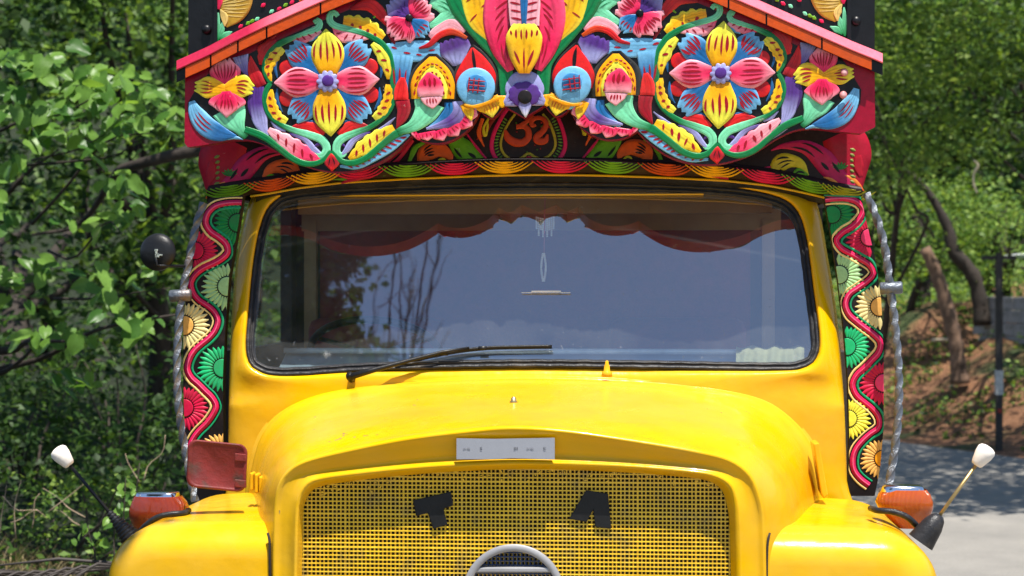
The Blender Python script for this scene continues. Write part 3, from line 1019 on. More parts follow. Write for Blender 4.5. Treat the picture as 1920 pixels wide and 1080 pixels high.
prng = random.Random(5)
def piece(surf, pts, wid, cols, name, parent, h=6, z=0.5, mat=None, marks=None, mcol=DR, scal=(0, 0), tip=(0, 0), edge=None, ns=17, nt=20, groove=0.12, tf=None, wall=3, jit=0.25, mb=None):
    """a carved piece: a domed band along a spine. marks: list of (t0,s0,t1,s1,w)"""
    sp = cr(pts, nt)
    tg = np.gradient(sp, axis=0)
    tg /= np.linalg.norm(tg, axis=1)[:, None] + 1e-9
    nr = np.stack([-tg[:, 1], tg[:, 0]], 1)
    T = np.linspace(0, 1, nt)
    wk = cr([(i, w) for i, w in enumerate(wid)], 64)
    W_ = np.interp(T * (len(wid) - 1), wk[:, 0], wk[:, 1])
    W_ = np.maximum(W_, 0.35)
    if scal[0]:
        W_ = W_ * (1 + scal[1] * (np.abs(np.sin(np.pi * scal[0] * T)) - 0.6) * np.clip(T * 6, 0, 1) * np.clip((1 - T) * 6, 0, 1))
    ph = prng.uniform(0, 6)
    def at(t, s, extra=0.0):
        i = t * (nt - 1)
        k = min(int(i), nt - 2); u = i - k
        c = sp[k] * (1 - u) + sp[k + 1] * u
        n_ = nr[k] * (1 - u) + nr[k + 1] * u
        tt = tg[k] * (1 - u) + tg[k + 1] * u
        w = W_[k] * (1 - u) + W_[k + 1] * u
        e = 0.0
        if tip[0]:
            e = (t ** 3) * tip[1] * (abs(math.cos(tip[0] * math.pi * s / 2)) - 0.45)
        wob = jit * math.sin(t * 13 + ph + s * 2)
        p = c + n_ * (w * s + wob) + tt * e
        dome = math.sqrt(max(0.0, 1 - min(1, abs(s)) ** 2.6))
        g = 1 - groove * math.exp(-(s / 0.16) ** 2) - groove * 0.7 * (0.5 + 0.5 * math.cos(s * 15 + 1.2)) * (0.4 + 0.6 * t)
        endf = math.sqrt(max(0.02, min(1, t / 0.12))) * math.sqrt(max(0.02, min(1, (1 - t) / 0.10)))
        hh = z + h * 0.32 * dome * g * endf + wall * 0.4
        return p, hh + extra
    own = mb is None
    m = MB() if own else mb
    rows, cc = [], []
    S = [-1.0] + list(np.linspace(-1, 1, ns)) + [1.0]
    g = (lambda x, y, hh: surf(*(tf(x, y) if tf else (x, y)), hh))
    for i in range(nt):
        row = []
        for j, s in enumerate(S):
            p, hh = at(T[i], s)
            if j == 0 or j == len(S) - 1:
                hh = z - 0.4
            row.append(g(p[0], p[1], hh))
            c = cstops(cols, T[i])
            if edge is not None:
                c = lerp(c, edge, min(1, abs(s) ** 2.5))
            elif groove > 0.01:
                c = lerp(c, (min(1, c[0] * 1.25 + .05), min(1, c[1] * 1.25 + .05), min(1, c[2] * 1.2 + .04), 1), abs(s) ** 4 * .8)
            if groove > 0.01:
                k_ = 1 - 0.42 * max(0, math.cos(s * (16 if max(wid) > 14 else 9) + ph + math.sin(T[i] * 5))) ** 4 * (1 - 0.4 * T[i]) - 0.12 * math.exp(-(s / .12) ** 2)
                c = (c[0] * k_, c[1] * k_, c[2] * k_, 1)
            cc.append(c)
        rows.append(row)
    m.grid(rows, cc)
    for mk in (marks or []):
        t0, s0, t1, s1, w = mk
        K = 6
        up, dn = [], []
        a0, _ = at(t0, s0); a1, _ = at(t1, s1)
        dv = a1 - a0
        dv = dv / (np.linalg.norm(dv) + 1e-9); nn = np.array([-dv[1], dv[0]])
        for k in range(K):
            u = k / (K - 1)
            p, hh = at(t0 + (t1 - t0) * u, s0 + (s1 - s0) * u, 0.55)
            ww = 1.3 * w * math.sin(math.pi * min(0.97, max(0.03, u * 0.85 + 0.1))) ** 0.8
            if k in (0, K - 1):
                ww = 0.12
            up.append(g(*(p + nn * ww), hh)); dn.append(g(*(p - nn * ww), hh))
        m.grid([up, dn], mcol)
    if own:
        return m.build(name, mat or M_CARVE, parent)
    return m

def fan(n, t0=0.3, t1=0.85, sp=0.7, w=1.2, c=0.6):
    out = []
    for i in range(n):
        s = (i / (n - 1) - 0.5) * 2 * sp if n > 1 else 0
        dt = 0.12 * abs(s) + prng.uniform(-.04, .04)
        out.append((t0 + dt, s * c, min(0.95, t1 - dt * 0.4), s, w * prng.uniform(0.8, 1.15)))
    return out
def dashes(n, s=0.1, w=1.6, slant=0.5, t0=0.12, t1=0.9):
    out = []
    for i in range(n):
        t = t0 + (t1 - t0) * (i + 0.5) / n
        out.append((t - 0.035, s - slant / 2, t + 0.045, s + slant / 2, w))
    return out
def disc(surf, x, y, r, cols, name, parent, h=4, z=0.5, mat=None, scal=(0, 0), tf=None, n=28, sy=1.0, mb=None, marks=None):
    own = mb is None
    m = MB() if own else mb
    rings = [1.0, 1.0, 0.92, 0.75, 0.5, 0.25, 0.0]
    rows, cc = [], []
    for k, q in enumerate(rings):
        row = []
        for j in range(n):
            a = 2 * math.pi * j / n
            rr = r * q * (1 + (scal[1] * abs(math.cos(a * scal[0] / 2)) if scal[0] else 0))
            px, py = x + rr * math.cos(a), y + rr * sy * math.sin(a)
            if tf:
                px, py = tf(px, py)
            hh = z - 0.4 if k == 0 else z + h * math.sqrt(max(0, 1 - (q * 0.97) ** 2)) + 1.2
            row.append(surf(px, py, hh)); cc.append(cstops(cols, 1 - q))
        rows.append(row)
    m.grid(rows, cc, close=True)
    if own:
        return m.build(name, mat or M_CARVE, parent)
    return m
def poly_board(surf, pts, th_px, col, name, parent, mat=None, n=None, h=0.0, back=0.0, edgecol=None):
    """flat board cut to an outline (front face + edge), h = front height, back = how far behind"""
    q = pts
    f = [surf(x, y, h) for x, y in q]; b = [surf(x, y, h - th_px) for x, y in q]
    m = MB(); k = len(q)
    m.add(f, [tuple(range(k))], col)
    m.add(f + b, [(i, i + k, (i + 1) % k + k, (i + 1) % k) for i in range(k)] + [tuple(range(2 * k - 1, k - 1, -1))], edgecol or col)
    return m.build(name, mat or M_CARVE, parent, smooth=False)

# ------------------------------------------------------------------ the carved visor board
DF = -0.13
SF = plane(DF)
def mir(x, y):
    return (1967.0 - x, y - 0.040 * (983.0 - x))
def low_edge():
    """lower outline of the board, left to middle"""
    a = cr([(352, 276), (395, 270), (440, 263), (476, 266), (510, 280), (548, 303), (590, 318), (632, 324), (672, 320), (715, 304), (750, 278), (772, 256)], 40)
    b = cr([(772, 256), (795, 267), (825, 270), (852, 262), (878, 244), (893, 222), (899, 208)], 20)
    c = [(899, 208), (905, 214), (914, 220), (923, 223), (932, 217), (940, 208), (946, 200)]
    d = [(946, 200), (955, 206), (968, 213), (983, 222)]
    return [tuple(p) for p in a] + [tuple(p) for p in b[1:]] + c[1:] + d[1:]
le = low_edge()
def rail_y(x):
    xs = [300, 346, 388, 441, 494, 595, 650, 760, 860, 983, 1110, 1210, 1300, 1390, 1500, 1600, 1645, 1700]
    ys = [148, 127, 108, 80, 54, 9, -14, -55, -84, -98, -86, -62, -32, 6, 54, 98, 116, 140]
    return float(np.interp(x, xs, ys))
top = [(x, rail_y(x) + 4) for x in np.linspace(1640, 347, 60)]
right_low = [mir(x, y) for x, y in le][::-1]
outline = [(346, 268)] + le + right_low[1:] + [(1641, 238)] + top
outline = [(min(max(x, 345), 1642), y) for x, y in outline]
MRD = srgb(150, 8, 42)
board = poly_board(SF, outline, 30, MRD, "visor_board", truck, edgecol=srgb(120, 12, 28))
# black painted field inset from the board edge
def inset_poly(lst, k):
    q = np.array(lst); nrm = np.gradient(q, axis=0); nrm = np.stack([nrm[:, 1], -nrm[:, 0]], 1)
    nrm /= np.linalg.norm(nrm, axis=1)[:, None] + 1e-9
    return [tuple(p) for p in (q + nrm * k)]
lf = [(366, 172), (352, 196), (354, 220), (366, 243), (390, 258)] + [p for p in le if p[0] > 430]
lf = [(x, y - 2.0) for x, y in lf]
rf = [mir(x, y) for x, y in lf][::-1]
tf_ = [(1600, 150), (1585, 118), (1560, 92)] + [(x, rail_y(x) + 34) for x in np.linspace(1530, 430, 50)] + [(405, 122), (384, 146)]
poly_board(SF, lf + rf[1:] + tf_, 1.0, BK, "black_field", board, h=0.9)
def both(kind, name, *a, **k):
    for tf in (None, mir):
        b = list(a)
        if tf:      # the right half was carved and painted by hand too: never an exact mirror
            if kind == 'p':
                dx, dy = prng.uniform(-1.3, 1.3), prng.uniform(-1.3, 1.3)
                b[0] = [(x + dx + prng.uniform(-.7, .7), y + dy + prng.uniform(-.7, .7)) for x, y in b[0]]
                f_ = prng.uniform(.92, 1.08); b[1] = [w * f_ for w in b[1]]
                if k.get('marks'):
                    k = dict(k); k['marks'] = [(t0 + prng.uniform(-.03, .03), s0 * prng.uniform(.85, 1.1), min(.97, t1 + prng.uniform(-.05, .03)), s1 * prng.uniform(.85, 1.1), w * prng.uniform(.8, 1.35)) for t0, s0, t1, s1, w in k['marks']]
            else:
                b[0] += prng.uniform(-1, 1); b[2] *= prng.uniform(.94, 1.05)
        fn = piece if kind == 'p' else disc
        fn(SF, *b, name=name, parent=board, tf=tf, **k)
def pc(name, pts, wid, cols, **k):
    if name in ('carved_petal', 'carved_leaf') and max(wid) < 24:
        wid = [w * 1.13 for w in wid]
    both('p', name, pts, wid, cols, **k)
def dc(name, x, y, r, cols, **k):
    both('d', name, x, y, r, cols, **k)

# -- orchid by the corner
pc("carved_leaf", [(360, 190), (368, 212), (386, 236), (412, 250), (444, 256)], [5, 14, 17, 13, 2], [LB, LB, BL, BL], h=6, z=1, marks=[(0.2, -0.3, 0.55, -0.4, 1.1), (0.2, 0.1, 0.6, 0.0, 1.1), (0.25, 0.5, 0.55, 0.4, 1.0)])
pc("carved_calyx", [(428, 203), (440, 226), (452, 246), (462, 258)], [32, 26, 12, 5], [MG, MG, GR], h=6, z=1, scal=(0, 0))
pc("carved_petal", [(423, 163), (423, 140), (422, 113)], [5, 24, 29, 14], [HP, PK, LP], tip=(3, 7), marks=fan(7, .25, .85, .8, 1.0), z=3)
pc("carved_petal", [(428, 168), (400, 165), (369, 163)], [5, 14, 18, 10], [OY, YE, LY], tip=(3, 6), marks=fan(4, .4, .85, .6, 1.1), z=4)
pc("carved_petal", [(420, 167), (448, 162), (474, 168)], [5, 14, 20, 10], [OY, YE, LY], tip=(3, 6), marks=fan(4, .4, .85, .6, 1.1), z=4)
pc("carved_petal", [(427, 172), (427, 192), (427, 206)], [8, 28, 35, 22], [HP, PK, LP], tip=(3, 6), marks=fan(5, .3, .8, .7, 0.9), z=4)
pc("carved_petal", [(426, 172), (427, 195), (426, 221)], [7, 17, 16, 1], [HP, HP, LP], marks=fan(4, .25, .7, .6, 1.0), z=6)
pc("carved_bud", [(451, 105), (455, 120), (464, 143)], [15, 10, 2], [LV, PU], z=1, tip=(3, 4))
pc("carved_leaf", [(470, 105), (475, 132), (491, 162)], [1, 10, 9], [RD, DR], z=1)
pc("carved_leaf", [(482, 163), (483, 198), (490, 232), (503, 257)], [12, 14, 12, 2], [PU, PU, LV, LV], z=1, h=5)
pc("carved_leaf", [(519, 76), (500, 92), (490, 122)], [5, 13, 4], [DR, RD], z=1, scal=(3, .3))
# -- round wreath, left half
pc("carved_vine", [(589, 43), (597, 38), (600, 46), (594, 55), (578, 61), (551, 71), (526, 82), (508, 98), (498, 118), (498, 138), (508, 156)], [4, 6, 6, 5, 5, 6, 6, 6, 6, 5, 4], [MG, MG, GR, GR, GR], z=2, h=5, nt=44)
pc("carved_vine", [(508, 156), (499, 172), (498, 192), (506, 215), (526, 233), (553, 245), (580, 253), (603, 262), (613, 278), (607, 291), (594, 291), (593, 283)], [4, 5, 6, 6, 5, 5, 6, 7, 8, 8, 7, 4], [GR, GR, GR, MG, MG, MG], z=2, h=5, nt=48)
pc("carved_vine", [(634, 31), (628, 24), (620, 27), (619, 40), (632, 50), (662, 57), (692, 67), (716, 82), (731, 104), (737, 132), (738, 165), (735, 194), (721, 218), (697, 237), (668, 249), (645, 258), (633, 270), (632, 286), (641, 292), (648, 286)],
   [4, 6, 6, 6, 6, 6, 6, 6, 6, 6, 6, 6, 6, 5, 5, 6, 7, 8, 7, 4], [MG, MG, GR, GR, GR, GR, GR, MG, MG], z=2, h=5, nt=80)
pc("carved_leaf", [(529, 89), (512, 108), (503, 130), (509, 153)], [8, 10, 8, 1], [LY, YE, YE], scal=(5, .3), marks=dashes(4, .1, 1.8, .8), z=2)
pc("carved_leaf", [(510, 168), (508, 192), (518, 216), (538, 229)], [2, 9, 9, 6], [YE, YE, LY], scal=(5, .3), marks=dashes(4, .1, 1.8, -.8), z=2)
pc("carved_leaf", [(698, 82), (716, 102), (727, 127), (728, 149)], [4, 10, 10, 2], [LY, LY, YE], scal=(3, .2), marks=dashes(3, .1, 1.8, -.8), z=2)
pc("carved_leaf", [(731, 159), (728, 188), (718, 209), (702, 223)], [7, 9, 10, 6], [YE, YE, LY], scal=(5, .3), marks=dashes(4, .1, 1.8, .8), z=2)
pc("carved_leaf", [(546, 75), (572, 70), (600, 54)], [2, 10, 7], [HP, LP], marks=dashes(4, .1, 1.2, .9), scal=(4, .25), z=1)
pc("carved_leaf", [(625, 50), (642, 66), (668, 69), (694, 71)], [3, 11, 9, 2], [PK, LP, LP], marks=dashes(4, .1, 1.2, -.9), scal=(4, .25), z=1)
pc("carved_leaf", [(644, 40), (668, 44), (694, 54), (719, 72)], [9, 13, 13, 7], [OY, YE, YE], edge=LY, scal=(5, .45), marks=dashes(4, .35, 2.2, .1), z=1)
pc("carved_leaf", [(657, 17), (690, 9), (714, 26), (729, 52)], [2, 10, 10, 2], [DR, RD, DR], z=1)
# red half discs behind the big flower
for x, y in ((540, 128), (540, 184), (693, 126), (694, 177)):
    dc("carved_petal", x, y, 16, [RD, DR], z=.5, h=1.6, scal=(0, 0))
pc("carved_leaf", [(544, 241), (578, 237), (607, 254)], [2, 9, 6], [DR, RD, RD], scal=(4, .3), z=1)
pc("carved_leaf", [(692, 238), (662, 235), (636, 254)], [2, 9, 6], [DR, RD, RD], scal=(4, .3), z=1)
# big flower
C_ = (615, 152)
for tx, ty in ((547, 88), (686, 86), (552, 220), (686, 220)):
    pc("carved_petal", [(C_[0] + (tx - C_[0]) * .18, C_[1] + (ty - C_[1]) * .18), ((C_[0] + tx) / 2, (C_[1] + ty) / 2), (tx, ty)], [6, 18, 26, 18], [BL, BL, LB], tip=(3, 8), h=7, z=3, marks=fan(6, .5, .9, .8, 1.5), ns=11, groove=.25)
pc("carved_petal", [(600, 154), (574, 155), (545, 155), (515, 156)], [14, 29, 24, 1], [HP, PK, PK, LP], h=10, z=4, marks=fan(6, .2, .75, .8, 1.3, 1.0), edge=LP, ns=11)
pc("carved_petal", [(631, 152), (656, 152), (684, 151), (712, 149)], [14, 28, 24, 1], [HP, PK, PK, LP], h=10, z=4, marks=fan(6, .2, .75, .8, 1.3, 1.0), edge=LP, ns=11)
pc("carved_petal", [(617, 140), (616, 112), (614, 85), (612, 55)], [16, 30, 27, 1], [OY, YE, LY, LY], h=10, z=5, marks=fan(5, .25, .75, .8, 1.8, 1.0), ns=11)
pc("carved_petal", [(616, 167), (618, 195), (619, 224), (621, 256)], [16, 30, 28, 1], [OY, YE, LY, LY], h=10, z=5, marks=fan(5, .25, .75, .8, 1.8, 1.0), ns=11)
dc("carved_disc", 616, 154, 17, [LV, LV], z=9, h=4, scal=(10, .25), n=40)
dc("carved_disc", 617, 153, 11, [PU, PU], z=12, h=3)
# lower tendrils
pc("carved_leaf", [(504, 243), (530, 262), (562, 284), (603, 302)], [4, 13, 14, 3], [LP, LP, PK, PK], scal=(5, .3), marks=dashes(5, .0, 1.8, .9), z=2)
pc("carved_leaf", [(739, 240), (715, 254), (690, 272), (655, 298)], [6, 12, 13, 3], [YE, LY, YE], scal=(5, .3), marks=dashes(5, .0, 1.8, -.9), z=2)
pc("carved_strand", [(543, 250), (572, 262), (588, 280), (610, 295)], [2, 5, 6, 2], [PU, LV, LV], z=1)
pc("carved_strand", [(695, 247), (665, 262), (650, 282), (637, 295)], [2, 5, 6, 2], [PU, LV, LV], z=1)
pc("carved_vine", [(460, 243), (494, 256), (524, 278), (552, 299), (580, 308), (606, 301), (620, 283)], [6, 7, 6, 6, 6, 5, 3], [GR, GR, GR], z=3, h=5, nt=34)
pc("carved_vine", [(622, 283), (640, 302), (663, 306), (688, 296), (712, 276), (736, 256), (752, 247)], [3, 5, 6, 6, 6, 7, 8], [GR, GR, GR], z=3, h=5, nt=34)
pc("carved_leaf", [(638, 312), (670, 310), (704, 290), (738, 270), (768, 252)], [2, 7, 10, 9, 2], [LB, LB, LB], marks=dashes(11, .0, 1.5, 1.2, .08, .95), z=1, h=3)
pc("carved_petal", [(622, 288), (623, 305), (623, 321)], [1, 13, 1], [RD, DR, RD], z=3, marks=fan(2, .2, .7, .4, .8), mcol=BK)
# slim feather strokes that fill the black ground
for pts, c in (([(524, 60), (508, 72), (490, 84)], DR), ([(470, 168), (468, 200), (478, 232)], PU), ([(524, 104), (516, 124), (520, 146)], BL), ([(520, 166), (520, 190), (530, 210)], BL),
               ([(712, 104), (716, 126), (714, 146)], BL), ([(712, 164), (712, 188), (702, 206)], BL), ([(560, 232), (582, 228), (600, 234)], BL), ([(676, 230), (656, 226), (640, 232)], BL), ([(580, 78), (592, 70), (600, 60)], LB), ([(634, 62), (646, 76), (660, 80)], LB),
               ([(700, 250), (724, 236), (742, 220)], LV), ([(536, 246), (520, 240), (508, 228)], LV), ([(724, 60), (736, 74), (744, 92)], DR), ([(700, 34), (712, 24), (724, 20)], LG), ([(588, 276), (600, 270), (606, 278)], PU), ([(648, 276), (640, 270), (634, 280)], PU), ([(420, 262), (440, 258), (456, 262)], LB), ([(478, 246), (498, 262), (520, 278)], LV)):
    pc("carved_feather", pts, [1, 3.6, 1], [c, lerp(c, BK, .35)], z=1, h=3, nt=9, ns=5)
# -- blue field and red post by the middle blossoms
pc("carved_leaf", [(722, 96), (755, 97), (790, 96), (838, 94)], [12, 17, 17, 10], [LB, LB, LB, LB], z=1, h=4, marks=[(.1, -.5, .2, -.3, 1.5), (.3, .1, .42, .2, 1.5), (.5, .3, .6, .4, 1.3), (.7, .0, .82, -.1, 1.3)])
pc("carved_leaf", [(750, 186), (750, 140), (752, 104)], [14, 19, 24], [BL, BL, LB], z=2, h=4, marks=[(.3, -.5, .7, -.6, 1.6), (.3, 0, .72, 0, 1.6), (.3, .5, .68, .6, 1.4)])
pc("carved_leaf", [(756, 146), (753, 168), (753, 188)], [4, 11, 12], [RD, RD], z=5, h=4)
pc("carved_leaf", [(755, 188), (757, 212), (744, 242)], [12, 10, 1], [DR, DR], z=4, h=5)
# pansy
pc("carved_leaf", [(766, 72), (760, 54), (740, 30)], [2, 6, 3], [LB, LB], z=1)
pc("carved_petal", [(768, 32), (752, 20), (734, 4)], [5, 20, 25, 15], [PU, PU, LV], tip=(3, 6), marks=fan(4, .3, .6, .7, .8), mcol=srgb(50, 25, 90), z=3)
pc("carved_petal", [(766, 36), (745, 40), (722, 35)], [3, 8, 4], [PK, LP], z=3)
pc("carved_petal", [(778, 34), (796, 33), (815, 31)], [3, 10, 4], [PK, LP], z=3)
pc("carved_petal", [(772, 30), (784, 18), (800, 4)], [5, 19, 22, 14], [HP, PK, LP], tip=(3, 6), marks=fan(6, .3, .88, .75, 1.2), z=4)
pc("carved_petal", [(772, 40), (786, 52), (800, 64)], [5, 15, 18, 10], [BL, BL, LB], tip=(3, 6), marks=fan(4, .5, .85, .7, 1.2), z=4)
pc("carved_petal", [(768, 42), (770, 60), (768, 81)], [3, 12, 10, 2], [PK, PK, LP], marks=fan(3, .3, .9, .4, .9), z=4)
pc("carved_petal", [(764, 38), (750, 52), (736, 68)], [5, 22, 25, 15], [HP, PK, LP], tip=(3, 7), marks=fan(6, .35, .85, .75, 1.4), z=5)
dc("carved_disc", 768, 35, 7, [BK, BK], z=8, h=3)
# mint leaf and the big green stem
pc("carved_leaf", [(868, 18), (845, 28), (824, 42), (806, 48)], [20, 14, 10, 5], [GR, MG, MG], z=2, h=4)
pc("carved_leaf", [(860, 30), (840, 5), (812, -8)], [16, 22, 18], [GR, MG, MG], z=2, h=4, marks=fan(4, .2, .8, .6, .7), mcol=GR)
pc("carved_strand", [(806, 70), (826, 54), (848, 46), (872, 60)], [6, 10, 11, 3], [LP, LP, LP], z=2)
pc("carved_strand", [(786, 91), (806, 84), (826, 66), (850, 60), (876, 72)], [2, 5, 6, 6, 3], [DR, RD, OR], z=4)
pc("carved_petal", [(857, 124), (856, 100), (846, 74)], [8, 26, 30, 22], [LV, LV, PU, PU], z=2, tip=(4, 4), h=7)
pc("carved_vine", [(846, -14), (862, 20), (884, 52), (908, 80), (934, 106), (948, 134), (948, 180)], [14, 14, 11, 10, 12, 14, 9], [GR, GR, GR], z=4, h=5, nt=34)
# yellow dome blossom
pc("carved_arch", [(812, 187), (812, 150), (812, 120), (812, 101)], [44, 46, 37, 8], [BK, BK], z=3, h=3, ns=13)
pc("carved_arch", [(812, 186), (812, 152), (812, 124), (812, 107)], [40, 41, 32, 6], [YE, YE, YE], z=5, h=5, ns=13, groove=0, edge=OY)
m_ = []
for k in range(13):
    a = math.pi * (k + .5) / 13
    m_.append((a, 34))
pc("carved_arch", [(812, 186), (812, 158), (812, 136), (812, 124)], [27, 28, 20, 4], [LY, LY], z=8, h=3, ns=11, groove=0)
for (rx, ry, n_, yo) in ((34, 66, 13, 186), (22, 50, 9, 186)):
    for k in range(n_):
        a = math.pi * (k + .5) / n_
        x0, y0 = 812 - rx * math.cos(a), yo - ry * math.sin(a) ** 0.9 * 0.98
        dx, dy = rx * math.sin(a) * .1, -ry * math.cos(a) * .07
        pc("painted_dash", [(x0 - dx, y0 - dy), (x0 + dx, y0 + dy)], [0.4, 1.8, 0.4], [DR, DR], z=10.5 if rx > 30 else 11.5, h=0.8, nt=5, ns=3, groove=0)
pc("carved_petal", [(809, 182), (808, 160), (805, 137)], [21, 22, 17, 3], [LP, HP, PK], z=11, h=6, marks=fan(3, .35, .78, .55, 2.0), ns=11)
pc("carved_calyx", [(806, 192), (797, 214), (776, 236), (746, 248)], [30, 20, 11, 7], [MG, MG, GR], z=4, h=6)
pc("carved_petal", [(810, 182), (811, 193), (812, 205)], [19, 14, 1], [LP, LP], z=10, h=4, marks=fan(4, .1, .6, .6, 1.1))
# red arch and blue disc
pc("carved_arch", [(893, 176), (892, 140), (890, 105), (886, 84)], [38, 42, 30, 2], [BK, BK], z=3, h=3, ns=11)
pc("carved_arch", [(893, 172), (892, 140), (889, 110), (886, 90)], [34, 38, 25, 2], [DR, RD, RD], z=5, h=4, ns=11, groove=0, marks=[(.45, 0, .98, 0, 2.4)], mcol=BK)
dc("carved_disc", 893, 164, 36, [LB, LB], z=8, h=5, n=36)
dc("carved_disc", 895, 160, 19, [srgb(70, 140, 195), BL], z=13, h=1.0)
for k in range(3):
    pc("painted_dash", [(882 + k * 9, 147 + k), (879 + k * 9, 174 + k)], [1, 1.2, 1], [DR, DR], z=16.3, h=0.5, nt=5, ns=3, groove=0)
    pc("painted_dash", [(880, 152 + k * 9), (911, 155 + k * 9)], [1, 1.2, 1], [DR, DR], z=16.6, h=0.5, nt=5, ns=3, groove=0)
pc("carved_petal", [(872, 190), (896, 196), (922, 188)], [4, 9, 6], [LB, LB], z=5, scal=(3, .4))
# strands under the dome
pc("carved_leaf", [(842, 192), (842, 210), (828, 228), (802, 242)], [7, 10, 8, 2], [BL, BL, LB], z=2)
pc("carved_leaf", [(862, 190), (862, 212), (842, 230), (800, 242)], [12, 12, 7, 2], [LV, PU, LV], z=3)
# pink scalloped fringe
for b0, t0 in (((781, 247), (772, 252)), ((800, 248), (803, 264)), ((823, 244), (832, 264)), ((846, 237), (860, 255)), ((866, 224), (886, 236)), ((876, 210), (896, 217))):
    pc("carved_petal", [b0, ((b0[0] + t0[0]) / 2, (b0[1] + t0[1]) / 2), t0], [15, 13.5, 1], [HP, PK, LP], z=3, h=5, marks=fan(3, .1, .6, .6, .7))
# yellow fringe below the disc
pc("carved_petal", [(872, 194), (880, 210), (884, 227)], [9, 9, 1], [OY, YE, LY], z=5)
pc("carved_petal", [(912, 190), (920, 204), (924, 221)], [25, 18, 1], [OY, YE, LY], z=6, marks=fan(5, .2, .7, .8, .5), mcol=OR)
pc("carved_petal", [(940, 180), (940, 192), (944, 202)], [13, 10, 2], [OY, YE, YE], z=6)
pc("carved_strand", [(872, 198), (890, 201), (910, 196), (938, 184)], [2, 3, 3, 2], [OY, OY], z=11, h=3)
# great yellow rays and pink petals of the centre
pc("carved_leaf", [(862, -20), (866, 10), (884, 40)], [12, 12, 2], [BL, BL], z=1)
pc("carved_petal", [(900, -40), (893, -5), (899, 30), (922, 76)], [26, 27, 25, 8], [YE, YE, OY], edge=LY, z=5, h=5, marks=[(.2, -.7, .3, -.2, 1.2), (.4, -.9, .47, -.3, 1.4), (.55, .1, .62, .8, 1.2), (.55, -.8, .62, -.3, 1.4), (.75, -.7, .78, -.1, 1.2)] + [(.3, .2, .36, .7, 1.2)])
pc("carved_petal", [(968, -50), (944, 0), (936, 45), (942, 92), (958, 134)], [34, 33, 30, 21, 7], [LP, PK, PK, HP, PK], z=7, h=10, ns=13, nt=26,
   marks=[(.18 + .09 * k, -.35 + .0 * k, .30 + .10 * k, .25, 1.4) for k in range(5)] + [(.25 + .1 * k, -.8, .42 + .1 * k, -.6, 1.1) for k in range(5)] + [(.72, .0, .92, .2, 1.2), (.7, -.4, .9, -.3, 1.2)])
for s in ((), ()):
    pass
def mid(name, pts, wid, cols, **k):
    piece(SF, pts, wid, cols, name, board, **k)
mid("carved_petal", [(966, -40), (968, 5), (972, 50)], [10, 14, 14], [LP, LP], z=17, h=3, marks=[(.35 + .16 * k, .8, .42 + .16 * k, -.7, 1.6) for k in range(4)])
mid("carved_petal", [(1000, -40), (1000, 5), (998, 50)], [10, 14, 14], [LP, LP], z=17, h=3, marks=[(.42 + .16 * k, .8, .35 + .16 * k, -.7, 1.6) for k in range(4)])
mid("carved_strand", [(984, -30), (984, 10), (984, 48)], [6, 7, 4], [BL, BL], z=19, h=3)
mid("carved_petal", [(984, 140), (984, 118), (984, 88), (984, 64), (984, 48)], [10, 24, 31, 34, 22], [OY, YE, YE, LY], z=19, h=7, ns=13, tip=(5, 3), marks=fan(3, .1, .5, .6, 1.8) + fan(6, .68, .9, .85, 1.6, .8))
disc(SF, 984, 166, 37, [LV, LV, PU], "carved_disc", board, z=4, h=4, n=40, sy=.9)
mid("carved_petal", [(984, 178), (963, 186), (946, 196)], [10, 16, 5], [PU, LV], z=7, marks=fan(3, .3, .8, .5, .6), mcol=PU)
mid("carved_petal", [(984, 178), (1004, 184), (1022, 194)], [10, 16, 5], [PU, LV], z=7, marks=fan(3, .3, .8, .5, .6), mcol=PU)
mid("carved_petal", [(984, 184), (985, 202), (986, 221)], [12, 11, 1], [PU, LV, WH], z=9)
disc(SF, 984, 178, 28, [PU, PU], "carved_disc", board, z=8, h=3, sy=.8, scal=(9, .1), n=40)
disc(SF, 985, 183, 13, [BK, BK], "carved_disc", board, z=12, h=2)

# screw heads on the right-hand corner flower
for x, y in ((1582, 137), (1580, 179)):
    disc(SF, x, y, 7, [srgb(210, 120, 120), srgb(250, 200, 200)], "screw_head", board, z=10, h=4, n=20)

# ------------------------------------------------------------------ red rail with orange blocks over the board
def rail_pt(x, k):
    """k in px perpendicular-ish above the rail centre line"""
    return (x, rail_y(x) - k)
def strip(x0, x1, prof, name, mat, parent, col, n=24):
    """profile list of (offset px up, depth)"""
    xs = np.linspace(x0, x1, n)
    rows = []
    for k, d in prof:
        rows.append([L(x, rail_y(x) - k, d) for x in xs])
    m = MB().grid(rows, col)
    # end caps
    for i in (0, n - 1):
        o = len(m.v)
        m.add([r[i] for r in rows], [tuple(range(len(prof)))], col)
    return m
PKR = srgb(240, 112, 130)
rail = strip(331, 1655, [(-21, DF - 0.01), (-21, DF - 0.026), (1, DF - 0.026), (1.5, DF - 0.036), (4, DF - 0.040), (19, DF - 0.014), (20, DF - 0.008), (20, DF + 0.05), (-21, DF + 0.05)], "top_rail", M_CARVE, truck, PKR, 90)
